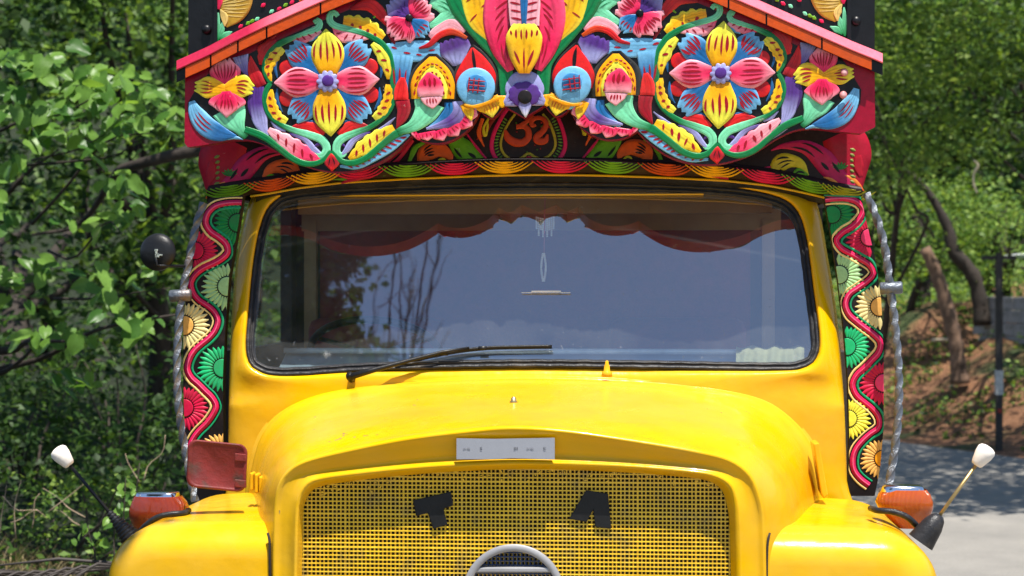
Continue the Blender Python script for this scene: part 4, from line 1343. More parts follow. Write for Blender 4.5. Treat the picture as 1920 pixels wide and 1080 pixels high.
# left end of the rail: shade painted in as maroon, the rest pink
nV = len(rail.v)
nx = 90
rail_row = [min(i // nx, 9) for i in range(nV)]
rail.c = [BK if rail_row[i] in (0, 1, 2) else srgb(176, 34, 66) if rail.v[i][0] < L(470, 80, DF)[0] else (lerp(srgb(176, 34, 66), PKR, min(1, (rail.v[i][0] - L(470, 80, DF)[0]) / 0.12)) if rail.v[i][0] < L(560, 80, DF)[0] else PKR) for i in range(nV)]
rail = rail.build("top_rail", M_CARVE, truck, smooth=False)
ex = [346, 395, 446, 500, 601, 700, 800, 900, 1000, 1100, 1200, 1290, 1366, 1437, 1541, 1636]
for a, b in zip(ex[:-1], ex[1:]):
    m = strip(a + 1.7, b - 1.7, [(-20, DF - 0.020), (-20, DF - 0.034), (-19, DF - 0.036), (-1, DF - 0.036), (0.5, DF - 0.035), (0.5, DF - 0.020)], "rail_block", M_CARVE, rail, OR, 8)
    # slightly slanted ends
    m.build("rail_block", M_CARVE, rail, smooth=False)

# ------------------------------------------------------------------ black headboard above the rail
DH = -0.06
SH = plane(DH)
xs = np.linspace(1640, 353, 40)
hb = poly_board(SH, [(353, -160), (1640, -160)] + [(x, rail_y(x) + 14) for x in xs], 40, BK, "headboard", truck, mat=M_BLACK)
for x in (404, 1592):
    s = 1 if x < 900 else -1
    a = L(x, -160, DH - 0.012); b = L(x, 110, DH - 0.012)
    MB().box(a[0], DH - 0.004, (a[2] + b[2]) / 2, 0.012, 0.02, a[2] - b[2], None, BK).build("headboard_strip", M_BLACK, hb, smooth=False)
for x, y in ((388, 56), (1605, 40)):
    disc(SH, x, y, 9, [BK, srgb(60, 60, 66)], "bolt_cap", hb, mat=M_BLACK, z=2, h=7, n=24)
GD = srgb(186, 146, 40); GL = srgb(226, 196, 110)
for tf in (None, lambda x, y: (1992.0 - x, y - 10)):
    piece(SH, [(434, -40), (440, 0), (436, 28), (424, 50)], [34, 36, 26, 3], [GD, GD, GD], "painted_basket", hb, z=1, h=3, tf=tf, ns=11,
          marks=[(.35 + .07 * k, -.9, .45 + .07 * k, .6, 0.8) for k in range(6)] + [(.5 + .05 * k, .8, .35 + .08 * k, -.2, .8) for k in range(5)], mcol=GL)
    piece(SH, [(414, 18), (422, 34), (422, 50)], [1, 7, 1], [GL, GL], "painted_petal", hb, z=3, h=2, tf=tf)
    piece(SH, [(410, -20), (411, 0), (411, 18)], [6, 8, 2], [HP, HP], "painted_petal", hb, z=3, h=2, tf=tf)
    for p in (((408, 78), (408, 50), (410, 24)), ((408, 76), (415, 58), (420, 38)), ((412, 74), (424, 66), (436, 60))):
        piece(SH, p, [2, 6, 1], [srgb(10, 150, 70), MG], "painted_leaf", hb, z=2, h=2, tf=tf)
    for x, y, c in ((452, 50, HP), (466, 44, LG), (474, 40, LG), (483, 36, MG), (494, 10, HP), (510, 22, MG), (524, 17, HP), (536, 10, LG), (548, 5, HP), (566, 0, OR)):
        piece(SH, [(x - 4, y + 3), (x, y), (x + 4, y - 3)], [1, 3.6, 1], [c, c], "painted_petal", hb, z=2, h=1.5, tf=tf, nt=8, ns=5)

# ------------------------------------------------------------------ painted frieze under the board
DZ = 0.155
SZ = plane(DZ)
fr_low = [(388, 374), (430, 366), (500, 356), (560, 345), (640, 335), (760, 328), (900, 322), (1000, 320), (1120, 321), (1240, 325), (1360, 331), (1440, 340), (1500, 352), (1560, 366), (1617, 376)]
fl = [tuple(p) for p in cr(fr_low, 60)]
FB = srgb(34, 14, 12)
frz = poly_board(SZ, [(426, 170), (410, 240), (398, 310)] + fl + [(1612, 300), (1606, 240), (1596, 170)], 60, FB, "frieze", truck, mat=M_FLAT)
def fz(pts, wid, cols, name="painted_leaf", both_=True, cols2=None, **k):
    kw = dict(h=1.2, z=0.6, groove=0, wall=0.6, mat=M_FLAT, ns=5, nt=20)
    kw.update(k)
    if len(pts) > 3:
        wid = [w * 1.22 for w in wid]
    for tf in ((None, lambda x, y: (2006.0 - x, y - 0.022 * (1003 - x))) if both_ else (None,)):
        piece(SZ, pts, wid, cols2 if (tf and cols2) else cols, name, frz, tf=tf, **kw)
CRD = srgb(196, 26, 84); DOR = srgb(230, 95, 34); DGR = srgb(100, 165, 34); DOL = srgb(205, 195, 40)
fz([(400, 368), (412, 330), (418, 290), (430, 262)], [10, 30, 36, 30], [srgb(165, 18, 44)] * 2, "painted_field", z=0.3, h=.2)
fz([(404, 362), (440, 338), (466, 308), (496, 287), (536, 284), (560, 292)], [3, 13, 17, 12, 6, 1], [CRD, CRD], marks=[(.2, -.4, .35, -.5, 2), (.3, .2, .42, .3, 2.6), (.45, -.4, .7, -.5, 1.6), (.5, .4, .8, .4, 1.6)], mcol=BK)
fz([(490, 340), (506, 318), (530, 312), (550, 320), (553, 332)], [1, 6, 10, 13, 5], [DOR, DOR], cols2=[DOL, srgb(225, 190, 40)], marks=fan(3, .45, .85, .6, 1.4), mcol=BK)
fz([(490, 339), (506, 333), (522, 339)], [1, 8, 1], [DGR, DGR], marks=[(.2, 0, .8, 0, 1.5)], mcol=BK)
for k in range(6):
    a = R(-150 + k * 26)
    fz([(430, 330), (430 + 16 * math.cos(a), 330 + 14 * math.sin(a))], [1, 2.6, .5], [srgb(40, 110, 50), srgb(70, 140, 60)], z=1, nt=7, ns=3)
for k in range(7):
    fz([(402 + 2 * k % 5, 296 + k * 10), (412, 292 + k * 10)], [1, 3, 1], [srgb(120, 130, 60)] * 2, z=1, nt=6, ns=3)
fz([(556, 340), (610, 331), (655, 338)], [1, 7, 1], [DGR, DGR])
fz([(560, 322), (600, 330), (650, 326), (700, 312)], [1, 5, 6, 1], [CRD, srgb(140, 14, 40)])
fz([(936, 212), (920, 228), (908, 246), (894, 262)], [1, 4, 5, 1], [srgb(130, 30, 24)] * 2)
fz([(718, 330), (742, 320), (764, 322)], [1, 5, 1], [DGR, DGR])
fz([(386, 372), (404, 352), (424, 340)], [1, 4, 1], [DOR, srgb(240, 150, 60)])
fz([(398, 304), (396, 330), (392, 344)], [6, 10, 4], [srgb(170, 20, 40)] * 2, z=1)
fz([(430, 362), (446, 350), (462, 344)], [1, 3, 1], [srgb(230, 140, 60)] * 2, z=1)
fz([(640, 344), (690, 320), (730, 296), (770, 258)], [1, 11, 14, 8], [srgb(190, 20, 60)] * 2, marks=[(.2, .2, .4, .4, 1.5), (.4, -.2, .55, .3, 3), (.6, .5, .8, .5, 1.5)], mcol=BK)
fz([(766, 306), (780, 276), (800, 268)], [3, 5, 3], [DGR, DGR], z=.9)
fz([(788, 310), (798, 288), (822, 280), (842, 292), (846, 304)], [4, 12, 13, 9, 2], [DOR, DOR], marks=fan(4, .2, .5, .6, 1.6), mcol=BK, z=1.2)
fz([(816, 309), (829, 302), (842, 309)], [1, 6, 1], [DOL, DOL], z=2.2, marks=[(.2, 0, .8, 0, 1.5)], mcol=BK)
fz([(918, 310), (890, 300), (868, 280), (852, 262), (846, 250)], [1, 12, 17, 14, 6], [LG, DGR, DGR, DGR], z=1, marks=[(.15, -.3, .35, -.4, 1.6), (.3, .3, .5, .1, 2.6), (.5, -.6, .75, -.6, 2)], mcol=BK)
fz([(876, 252), (900, 284), (922, 308)], [1.5, 2.5, 1.5], [CRD, CRD], z=2.0)
fz([(905, 222), (898, 250), (908, 275)], [3, 4, 1], [DOR, DOR], z=1)
fz([(916, 222), (907, 240), (910, 256), (914, 240), (914, 226)], [1.5, 2, 2, 2, 1], [DOL, DOL], z=1.5)
def heart(sc, w, col, z):
    pts = [(-30, -60), (-46, -38), (-62, -5), (-66, 22), (-56, 44), (-36, 56), (-14, 52), (4, 40), (22, 50), (44, 52), (62, 40), (72, 18), (68, -10), (56, -40), (40, -60)]
    piece(SZ, [(988 + x * sc, 258 + (y - 8) * sc + 6) for x, y in pts], [w] * 3, [col, col], "painted_heart", frz, z=z, h=1, groove=0, wall=.6, mat=M_FLAT, ns=5, nt=70)
heart(1.0, 3.6, srgb(215, 26, 96), 1.5)
heart(0.74, 2.4, srgb(170, 155, 40), 1.5)
hp = cr([(988 + x * .87, 258 + (y - 8) * .87 + 6) for x, y in [(-46, -38), (-62, -5), (-66, 22), (-56, 44), (-36, 56), (-14, 52), (4, 44), (22, 50), (44, 52), (62, 40), (72, 18), (68, -10), (56, -40)]], 46)
for i, p in enumerate(hp):
    c = np.array([990, 255]); v = (p - c) / np.linalg.norm(p - c)
    piece(SZ, [tuple(p - v * 4.2), tuple(p + v * 4.2)], [.5, 1.7, .5], [srgb(95, 140, 50)] * 2, "painted_dash", frz, z=1, h=.6, groove=0, wall=.4, mat=M_FLAT, ns=3, nt=5)
NUM = srgb(188, 64, 30)
piece(SZ, [(947, 244), (953, 259), (966, 267), (981, 267), (991, 257), (990, 244), (982, 237), (968, 238)], [2, 7, 8, 7, 6.5, 6, 5, 4.5], [NUM, NUM], "painted_digit", frz, z=2.5, h=1, groove=0, wall=.6, mat=M_FLAT, ns=5, nt=50)
piece(SZ, [(976, 236), (988, 228), (1001, 217)], [5, 4, 2.5], [NUM, NUM], "painted_digit", frz, z=2.7, h=1, groove=0, wall=.6, mat=M_FLAT, ns=5, nt=12)
piece(SZ, [(1005, 234), (998, 236), (997, 227), (1007, 221), (1020, 224), (1024, 234), (1018, 246), (1007, 256), (1008, 264), (1022, 264), (1027, 252)], [3, 4, 4, 4, 5, 5.5, 5.5, 6, 7, 6, 1.5], [NUM, NUM], "painted_digit", frz, z=2.9, h=1, groove=0, wall=.6, mat=M_FLAT, ns=5, nt=60)
for k in range(26):
    a = prng.uniform(0, 6.28); r = prng.uniform(20, 44)
    x, y = 990 + r * math.cos(a), 252 + r * math.sin(a) * .8
    disc(SZ, x, y, prng.uniform(1, 2.2), [prng.choice([srgb(150, 20, 30), srgb(60, 100, 30)])] * 2, "painted_dot", frz, mat=M_FLAT, z=1.2, h=.4, n=8)
# lip strip with nested arcs along the lower edge; it juts forward and faces down a little
def lip(x, k, h=0.0):
    xs_ = [p[0] for p in fr_low]; ys_ = [p[1] for p in fr_low]
    y = float(np.interp(x, xs_, ys_))
    d = DZ - 0.03 + 0.035 * max(0, (k + 0) / 22.0)
    p = L(x, y - 18 + k, d)
    return (p[0], p[1] - h * 0.0016, p[2] - h * 0.0008)
rows = []
xs = np.linspace(388, 1617, 120)
for k, hh in ((-1, -20), (-1, 0), (22, 0), (24, -1), (24, -25)):
    rows.append([lip(x, k, hh) for x in xs])
lipo = MB().grid(rows, FB).build("frieze_lip", M_FLAT, truck)
SL = lambda x, y, h: lip(x, y, h)
units = [(430, LG), (512, OR), (592, YE), (672, HP), (765, LG), (852, HP), (945, YE), (1052, HP), (1150, LG), (1250, OR), (1340, YE), (1436, HP), (1520, LG), (1588, DOL)]
for cx_, c in units:
    for k in range(5):
        w = 55 - k * 9.5
        y0 = -1; dep = 21 - k * 4.5
        piece(SL, [(cx_ - w, y0), (cx_ - w * .55, y0 + dep * .75), (cx_, y0 + dep), (cx_ + w * .55, y0 + dep * .8), (cx_ + w, y0 + 2)], [.7, 1.7, 2.1, 1.7, .7], [lerp(c, BK, .1), c, lerp(c, BK, .3)], "painted_arc", lipo, z=.8 + .2 * (k % 2), h=.6, groove=0, wall=.6, mat=M_FLAT, ns=3, nt=14)
# thin yellow bead under it, then the dark gutter above the glass
m = MB().tube([Vector(lip(x, 25, 2)) for x in np.linspace(470, 1560, 60)], 0.0042, 6)
m.build("yellow_bead", M_YEL, truck)
rows = []
for k, dd in ((0, 0.0), (6, 0.02), (14, 0.05)):
    rows.append([L(x, float(np.interp(x, [p[0] for p in fr_low], [p[1] for p in fr_low])) + 7 + k, DZ + 0.01 + dd) for x in np.linspace(480, 1545, 80)])
MB().grid(rows, None).build("rain_gutter", M_RUB, truck)

# ------------------------------------------------------------------ painted corner panels
DP = 0.05
SP = plane(DP)
def panel(outline, ribbon, daisies, hidden=None):
    pb_ = poly_board(SP, outline, 22, srgb(22, 16, 18), "corner_panel", truck, mat=M_FLAT)
    q = cr(ribbon, 120)
    tg = np.gradient(q, axis=0); tg /= np.linalg.norm(tg, axis=1)[:, None]
    nr = np.stack([-tg[:, 1], tg[:, 0]], 1)
    oxs = lambda y, side: None
    # limits of the panel at height y
    P_ = outline + [outline[0]]
    def lim(y):
        xs_ = []
        for (x0, y0), (x1, y1) in zip(P_[:-1], P_[1:]):
            if (y0 - y) * (y1 - y) <= 0 and y0 != y1:
                xs_.append(x0 + (x1 - x0) * (y - y0) / (y1 - y0))
        return (min(xs_), max(xs_)) if len(xs_) > 1 else (outline[0][0], outline[0][0])
    def clip(x, y):
        a, b = lim(y)
        return (min(max(x, a + .3), b - .3), y)
    for offs, w, c, z in ((0, 6.6, srgb(46, 14, 22), .5), (0, 5.2, [CRD, HP, CRD, HP, CRD], 1.2), (9.2, 1.7, CM, 1.2), (-9.4, 1.9, srgb(20, 150, 100), 1.2), (0, 1.0, srgb(235, 90, 130), 2.6)):
        pts = [tuple(p) for p in (q + nr * offs)]
        piece(SP, pts[::3], [w] * 3, c if isinstance(c, list) else [c, c], "painted_ribbon", pb_, z=z, h=.3, groove=0, wall=.3, mat=M_FLAT, ns=3, nt=110, tf=clip, jit=.4)
    for (x, y, r, c1, c2, side) in daisies:
        m = MB()
        disc(SP, x, y, r * .36, [c2, c2], "x", None, z=1.0, h=.3, tf=clip, mb=m, n=20)
        n = 15
        for k in range(n):
            a = R(-90 + 180 * k / (n - 1)) * 1.0
            ux, uy = side * math.cos(a), math.sin(a)
            rr = r * (0.86 + 0.14 * math.cos(a) + 0.05 * math.sin(k * 5))
            piece(SP, [(x + ux * r * .40, y + uy * r * .40), (x + ux * r * .7, y + uy * r * .7), (x + ux * rr, y + uy * rr)], [1.2, r * .085 + .6, .8], [c1, c1], "x", None, z=1.0, h=.3, groove=0, wall=.3, ns=3, nt=7, tf=clip, mb=m, jit=0)
        m.build("painted_daisy", M_FLAT, pb_)
    return pb_
DG = srgb(10, 128, 62); PG = srgb(160, 205, 140); PO = srgb(232, 176, 90); PR = srgb(200, 22, 66); PC = srgb(222, 205, 140); LGN = srgb(30, 176, 110)
panel([(392, 372), (456, 366), (446, 430), (430, 520), (422, 620), (418, 720), (420, 940), (372, 940), (356, 880), (346, 800), (343, 700), (344, 600), (352, 520), (368, 440)],
      [(456, 380), (425, 381), (400, 389), (386, 409), (391, 430), (416, 449), (429, 468), (412, 488), (375, 507), (358, 530), (368, 558), (398, 580), (409, 602), (398, 628), (363, 660), (352, 697), (380, 728), (405, 758), (392, 788), (366, 816), (356, 845), (372, 880), (380, 920)],
      [(446, 418, 46, DG, DG, -1), (366, 470, 44, PR, PR, 1), (427, 537, 50, PG, PG, -1), (345, 610, 50, PC, PO, 1), (418, 690, 48, LGN, LGN, -1), (346, 765, 46, PR, PR, 1), (419, 850, 44, PO, PO, -1)])
panel([(1545, 372), (1614, 368), (1628, 430), (1642, 490), (1652, 560), (1657, 650), (1657, 800), (1650, 880), (1640, 930), (1590, 930), (1592, 820), (1590, 720), (1582, 620), (1570, 520), (1558, 440)],
      [(1547, 374), (1580, 372), (1606, 378), (1619, 397), (1602, 421), (1574, 440), (1569, 459), (1597, 477), (1630, 497), (1638, 513), (1619, 533), (1592, 552), (1586, 580), (1610, 606), (1646, 634), (1650, 656), (1622, 688), (1600, 712), (1604, 739), (1640, 771), (1649, 798), (1622, 821), (1601, 851), (1604, 887), (1640, 918)],
      [(1560, 402, 44, DG, DG, 1), (1630, 445, 44, PR, srgb(236, 60, 110), -1), (1573, 515, 46, PG, PG, 1), (1650, 575, 48, PC, PO, -1), (1588, 650, 44, LGN, LGN, 1), (1657, 718, 46, PR, srgb(236, 60, 110), -1), (1591, 785, 42, LY, LY, 1), (1655, 860, 42, PO, OY, -1)])

# ------------------------------------------------------------------ loose things in the cab
q = L(1022, 380, 0.42)
hang = empty("hanging_charm", (0, 0, 0))
M3 = Matrix.Translation(T_ORI) @ Matrix.Rotation(YAW, 4, 'Z')
def wpt(px, py, d):
    return M3 @ Vector(L(px, py, d))
tag(hang, "beaded glass charm with a red thread hanging behind the windscreen", "charm")
M_BEAD = simple("clear beads", (0.9, 0.82, 0.80, 1), 0.15, 0.1)
MB().tube([wpt(1022, 366, .26), wpt(1021, 420, .26), wpt(1020, 478, .26)], 0.0016, 5).build("thread", simple('pink thread', (.75, .2, .25, 1), .7), hang)
m = MB()
for k in range(9):
    for j in range(9):
        if j < 6 or k % 2:
            p = wpt(1006 + k * 4, 412 + j * 4 - abs(k - 4), .26 + .01 * math.sin(k * 2))
            m.box(p.x, p.y, p.z, .0058, .0058, .0058)
m.build("bead_fringe", M_BEAD, hang, smooth=False)["kind"] = "stuff"
m = MB()
for j in range(15):
    w = 1 + 3.2 * math.sin(math.pi * j / 14)
    for s in (-1, 1):
        p = wpt(1019 + s * w, 476 + j * 3.6, .26)
        m.box(p.x, p.y, p.z, .0070, .006, .006)
m.build("bead_drop", M_BEAD, hang, smooth=False)["kind"] = "stuff"
# folded cloth
rows = []
for i in range(5):
    row = []
    for j in range(40):
        u = j / 39
        x = 1380 + 128 * u
        y = (648, 652, 665, 678, 690)[i] + 2.5 * math.sin(u * 19) + (2 if i < 2 else 0)
        d = lean(y) + (0.075, 0.05, 0.045, 0.04, 0.035)[i] + 0.008 * math.sin(u * 31 + i * .3)
        row.append(tuple(wpt(x, y, d)))
    rows.append(row)
tag(MB().grid(rows).build("folded_cloth", M_CLOTH, None), "pale yellowish folded cloth lying on the dashboard behind the windscreen corner", "cloth")
# yellow strip in place of a reflected line, small metal plate on the glass
p = wpt(1024, 549, lean(549) + .02)
# ================================================================== GROUND, ROAD, BANK
def sstep(a, b, x):
    t = np.clip((x - a) / (b - a), 0, 1)
    return t * t * (3 - 2 * t)
def wobble(x, y, s, seed=0.0):
    return (np.sin(x * s + seed) * np.cos(y * s * 1.13 + seed * 2) + 0.5 * np.sin(x * s * 2.3 - y * s * 1.7 + seed * 3) + 0.25 * np.sin(x * s * 5.1 + y * s * 4.3 + seed))
def far_s(x, y):
    return (x - 4.9) * 0.922 + (y - 18.0) * 0.39
def height(x, y):
    x = np.asarray(x, float); y = np.asarray(y, float)
    s = far_s(x, y)
    bank = 1.55 * sstep(0.2, 4.2, s) + 0.10 * np.clip(s - 4, 0, 40) + 0.16 * wobble(x, y, 1.1, 1.0) * sstep(0.4, 2.0, s)
    bank = np.where(y > -2, bank, bank * np.clip((y + 12) / 10, 0, 1))
    s2 = -(x + 1.75)
    left = 0.35 * sstep(0.0, 1.3, s2) + 0.16 * np.clip(s2 - 1.0, 0, 30) + 0.07 * wobble(x, y, 1.7, 4.0) * sstep(0.2, 1.4, s2)
    back = 0.34 * np.clip(y - 33, 0, 60) * sstep(30, 44, y)
    return np.maximum(np.maximum(bank, left), 0) + back
xs = np.concatenate([np.linspace(-60, -8, 30, endpoint=False), np.linspace(-8, 14, 110, endpoint=False), np.linspace(14, 70, 30)])
ys = np.concatenate([np.linspace(-45, -6, 14, endpoint=False), np.linspace(-6, 34, 150, endpoint=False), np.linspace(34, 120, 40)])
X, Y = np.meshgrid(xs, ys)
Z = height(X, Y)
m = MB().grid([[(X[i, j], Y[i, j], Z[i, j]) for j in range(X.shape[1])] for i in range(X.shape[0])])
def ground_mat():
    mt, nt, b = mat_new("soil and grass")
    co = objco(nt)
    n1 = noise(nt, 0.55, 6, 0.65, co)
    n2 = noise(nt, 6, 6, 0.7, co)
    soil = ramp(nt, n2.outputs[0], [(0.3, (0.24, 0.10, 0.045, 1)), (0.7, (0.55, 0.27, 0.13, 1))])
    gr = ramp(nt, n2.outputs[0], [(0.3, (0.035, 0.06, 0.015, 1)), (0.7, (0.11, 0.15, 0.035, 1))])
    ms = ramp(nt, n1.outputs[0], [(0.50, W4(0)), (0.60, W4(1))])
    out = mix(nt, ms.outputs[0], soil.outputs[0], gr.outputs[0])
    # left of the road the soil is leaf litter
    sx = nt.nodes.new("ShaderNodeSeparateXYZ"); nt.links.new(co, sx.inputs[0])
    lx = ramp(nt, sx.outputs[0], [(0.0, W4(1)), (1.0, W4(0))])
    lit = ramp(nt, n2.outputs[0], [(0.3, (0.012, 0.024, 0.006, 1)), (0.7, (0.04, 0.06, 0.018, 1))])
    mr = nt.nodes.new("ShaderNodeMapRange"); mr.inputs[1].default_value = -2.0; mr.inputs[2].default_value = 1.5
    nt.links.new(sx.outputs[0], mr.inputs[0]); nt.links.new(mr.outputs[0], lx.inputs[0])
    out = mix(nt, lx.outputs[0], out, lit.outputs[0])
    mf = nt.nodes.new("ShaderNodeMapRange"); mf.inputs[1].default_value = 28.0; mf.inputs[2].default_value = 31.0
    nt.links.new(sx.outputs[1], mf.inputs[0])
    out = mix(nt, mf.outputs[0], out, lit.outputs[0])
    nt.links.new(out, b.inputs["Base Color"]); b.inputs["Roughness"].default_value = 0.95
    nb = noise(nt, 9, 8, 0.75, co)
    bump(nt, b, nb.outputs[0], 1.0, 0.25)
    return mt
g = m.build("ground", ground_mat()); g["kind"] = "structure"
def road_mat():
    mt, nt, b = mat_new("worn asphalt")
    co = objco(nt)
    n1 = noise(nt, 1.3, 5, 0.6, co); n2 = noise(nt, 90, 4, 0.7, co)
    r = ramp(nt, n1.outputs[0], [(0.3, (0.19, 0.178, 0.16, 1)), (0.7, (0.27, 0.25, 0.22, 1))])
    r2 = ramp(nt, n2.outputs[0], [(0.3, W4(0.75)), (0.7, W4(1.2))])
    out = mix(nt, 1.0, r.outputs[0], r2.outputs[0], 'MULTIPLY')
    nt.links.new(out, b.inputs["Base Color"]); b.inputs["Roughness"].default_value = 0.85
    bump(nt, b, n2.outputs[0], 0.5, 0.01)
    return mt
rd = [(-1.7, -45), (-1.7, 30), (0.15, 29.2), (4.85, 18.05), (5.95, 15.4), (8.5, 9.4), (9.6, 4), (9.9, -45)]
m = MB().add([(x, y, 0.004) for x, y in rd][::-1], [tuple(range(len(rd)))])
r_ = m.build("road", road_mat(), smooth=False); r_["kind"] = "structure"

# ================================================================== FOLIAGE
def leaves(centres, size, cols, rng, flat=0.5, aspect=0.55, sun_bias=0.0):
    """numpy leaf quads. centres: (n,3). returns verts, faces, colours"""
    n = len(centres)
    sz = size * rng.uniform(0.6, 1.35, n)[:, None]
    d = rng.normal(0, 1, (n, 3)); d[:, 2] = d[:, 2] * flat - 0.25
    d /= np.linalg.norm(d, axis=1)[:, None]
    up = rng.normal(0, 0.55, (n, 3)); up[:, 2] += 1.0; up[:, 1] -= 0.35
    w = np.cross(d, up); w /= np.linalg.norm(w, axis=1)[:, None] + 1e-9
    nn = np.cross(w, d)
    b = centres - d * sz * .5; t = centres + d * sz * .5
    l = centres + w * sz * aspect * .5 + nn * sz * .12 - d * sz * .08; r = centres - w * sz * aspect * .5 + nn * sz * .12 - d * sz * .08
    V = np.stack([b, l, t, r], 1).reshape(-1, 3)
    k = np.arange(n)[:, None] * 4
    Fc = np.concatenate([k, k + 1, k + 2, k + 3], 1)
    cc = np.array(cols)[rng.integers(0, len(cols), n)]
    f = rng.uniform(0.75, 1.25, n)[:, None]
    cc = cc[:, :3] * f
    C4 = np.concatenate([cc, np.ones((n, 1))], 1)
    return V, Fc, np.repeat(C4, 4, 0)
def leaf_obj(name, V, Fc, Cc, mat, parent=None):
    me = bpy.data.meshes.new(name)
    me.vertices.add(len(V)); me.vertices.foreach_set("co", V.astype(np.float32).ravel())
    me.loops.add(len(Fc) * 4); me.loops.foreach_set("vertex_index", Fc.astype(np.int32).ravel())
    me.polygons.add(len(Fc)); me.polygons.foreach_set("loop_start", np.arange(0, len(Fc) * 4, 4, dtype=np.int32))
    me.polygons.foreach_set("loop_total", np.full(len(Fc), 4, dtype=np.int32))
    me.update(calc_edges=True)
    at = me.color_attributes.new("Col", 'FLOAT_COLOR', 'POINT'); at.data.foreach_set("color", Cc.astype(np.float32).ravel())
    me.materials.append(mat)
    o = bpy.data.objects.new(name, me); COL.objects.link(o)
    if parent is not None:
        o.parent = parent
    return o
def clump_points(clumps, rng, per, spread_shell=True):
    """clumps: rows (x,y,z,rx,ry,rz). points gather in sub-clusters on each clump"""
    out = []
    for c in clumps:
        n = int(per * (c[3] * c[4] * c[5]) ** (2 / 3.0)) + 8
        v = rng.normal(0, 1, (n, 3)); v /= np.linalg.norm(v, axis=1)[:, None]
        rr = rng.uniform(0.35, 1.0, n)[:, None] ** 0.6
        p = v * rr * np.array(c[3:6]) * (1 + 0.22 * np.sin(v[:, :1] * 7 + c[0] * 3) * np.cos(v[:, 2:3] * 6 + c[1]))
        out.append(p + np.array(c[:3]))
    return np.concatenate(out)
def crown_clumps(centre, rad, n, rng, size=(0.35, 0.8), flat=0.55):
    out = []
    for _ in range(n):
        v = rng.normal(0, 1, 3); v /= np.linalg.norm(v)
        r = rng.uniform(0.45, 1.0)
        s = rng.uniform(*size)
        out.append((centre[0] + v[0] * rad[0] * r, centre[1] + v[1] * rad[1] * r, centre[2] + v[2] * rad[2] * r, s, s, s * flat))
    return out
def limb(m, p0, p1, r0, r1, rng, bend=0.15, n=8):
    p0, p1 = Vector(p0), Vector(p1)
    L_ = (p1 - p0).length
    pts = [p0]
    o1 = Vector(rng.normal(0, bend * L_, 3).tolist()); o2 = Vector(rng.normal(0, bend * L_, 3).tolist())
    q = cr([tuple(p0), tuple(p0.lerp(p1, .35) + o1 * .5), tuple(p0.lerp(p1, .7) + o2 * .5), tuple(p1)], n)
    m.tube([Vector(a) for a in q], list(np.linspace(r0, r1, n)), 7)
    return [Vector(a) for a in q]
G_DK = [(0.020, 0.050, 0.012), (0.030, 0.070, 0.016), (0.045, 0.085, 0.018)]
G_MD = [(0.050, 0.11, 0.022), (0.075, 0.15, 0.028), (0.11, 0.19, 0.035)]
G_LT = [(0.11, 0.20, 0.03), (0.17, 0.27, 0.04), (0.24, 0.34, 0.07)]
def tree(name, base, clumps, per, leafsz, cols, seed, label, group=None, trunk_r=0.16, mat=M_BARK, crown_name="crown", cat="tree", nl=7, aspect=.55, flat=.5, lean_to=None):
    rng = np.random.default_rng(seed)
    bz = float(height(base[0], base[1]))
    root = empty(name, (base[0], base[1], bz))
    tag(root, label, cat, group)
    inv = np.array([base[0], base[1], bz])
    cl = np.array(clumps)
    cen = cl[:, :3].mean(0)
    m = MB()
    topz = Vector((cen - inv).tolist()); topz.z *= 0.9
    if lean_to is not None:
        topz = Vector(lean_to) - Vector(inv.tolist())
    tp = limb(m, (0, 0, -0.15), topz, trunk_r, trunk_r * .35, rng, 0.06, 12)
    m.build("trunk", mat, root)
    idx = rng.permutation(len(cl))[:nl]
    for i in idx:
        mm = MB()
        s = tp[int(rng.integers(4, 10))]
        limb(mm, s, Vector((cl[i, :3] - inv).tolist()), trunk_r * .38, trunk_r * .1, rng, 0.12, 9)
        mm.build("limb", mat, root)
    pts = clump_points(clumps, rng, per) - inv
    V, Fc, Cc = leaves(pts, leafsz, cols, rng, aspect=aspect, flat=flat)
    leaf_obj(crown_name, V, Fc, Cc, M_LEAF, root)
    return root

def row_clumps(pxs, pys, Ds, n, rng, s):
    """clumps scattered through a box of directions"""
    out = []
    for _ in range(n):
        D = rng.uniform(*Ds)
        p = P(rng.uniform(*pxs), rng.uniform(*pys), D)
        r = rng.uniform(*s)
        out.append((p.x, p.y, p.z, r, r, r * 0.6))
    return out
rg = np.random.default_rng(21)
# ---- left side: three dark leafy trees behind the broad-leaved one
tree("leafy_tree", (-5.3, 11.0), row_clumps((-260, 120), (-140, 640), (14, 19), 46, rg, (0.35, 0.75)), 360, 0.13, G_DK + G_MD[:1], 31, "dense dark green tree at the left edge of the picture, behind the broad leaved one", "leafy trees left of the truck")
tree("leafy_tree", (-3.6, 12.5), row_clumps((60, 420), (-160, 520), (15, 21), 50, rg, (0.35, 0.8)), 320, 0.14, G_MD + G_DK + G_LT[:2], 32, "tall tree with small bright leaves just left of the visor board corner", "leafy trees left of the truck")
tree("leafy_tree", (-2.6, 14.5), row_clumps((180, 520), (300, 900), (16, 22), 40, rg, (0.35, 0.7)), 330, 0.125, G_MD + G_DK + G_LT[:2], 33, "sunlit small leaved tree behind the round black mirror", "leafy trees left of the truck", nl=9)
tree("leafy_tree", (-6.5, 18.0), row_clumps((-300, 430), (-200, 900), (24, 30), 60, rg, (0.8, 1.5)), 150, 0.17, G_DK + G_MD, 34, "farthest deep green tree filling the gaps left of the truck", "leafy trees left of the truck", trunk_r=.25)
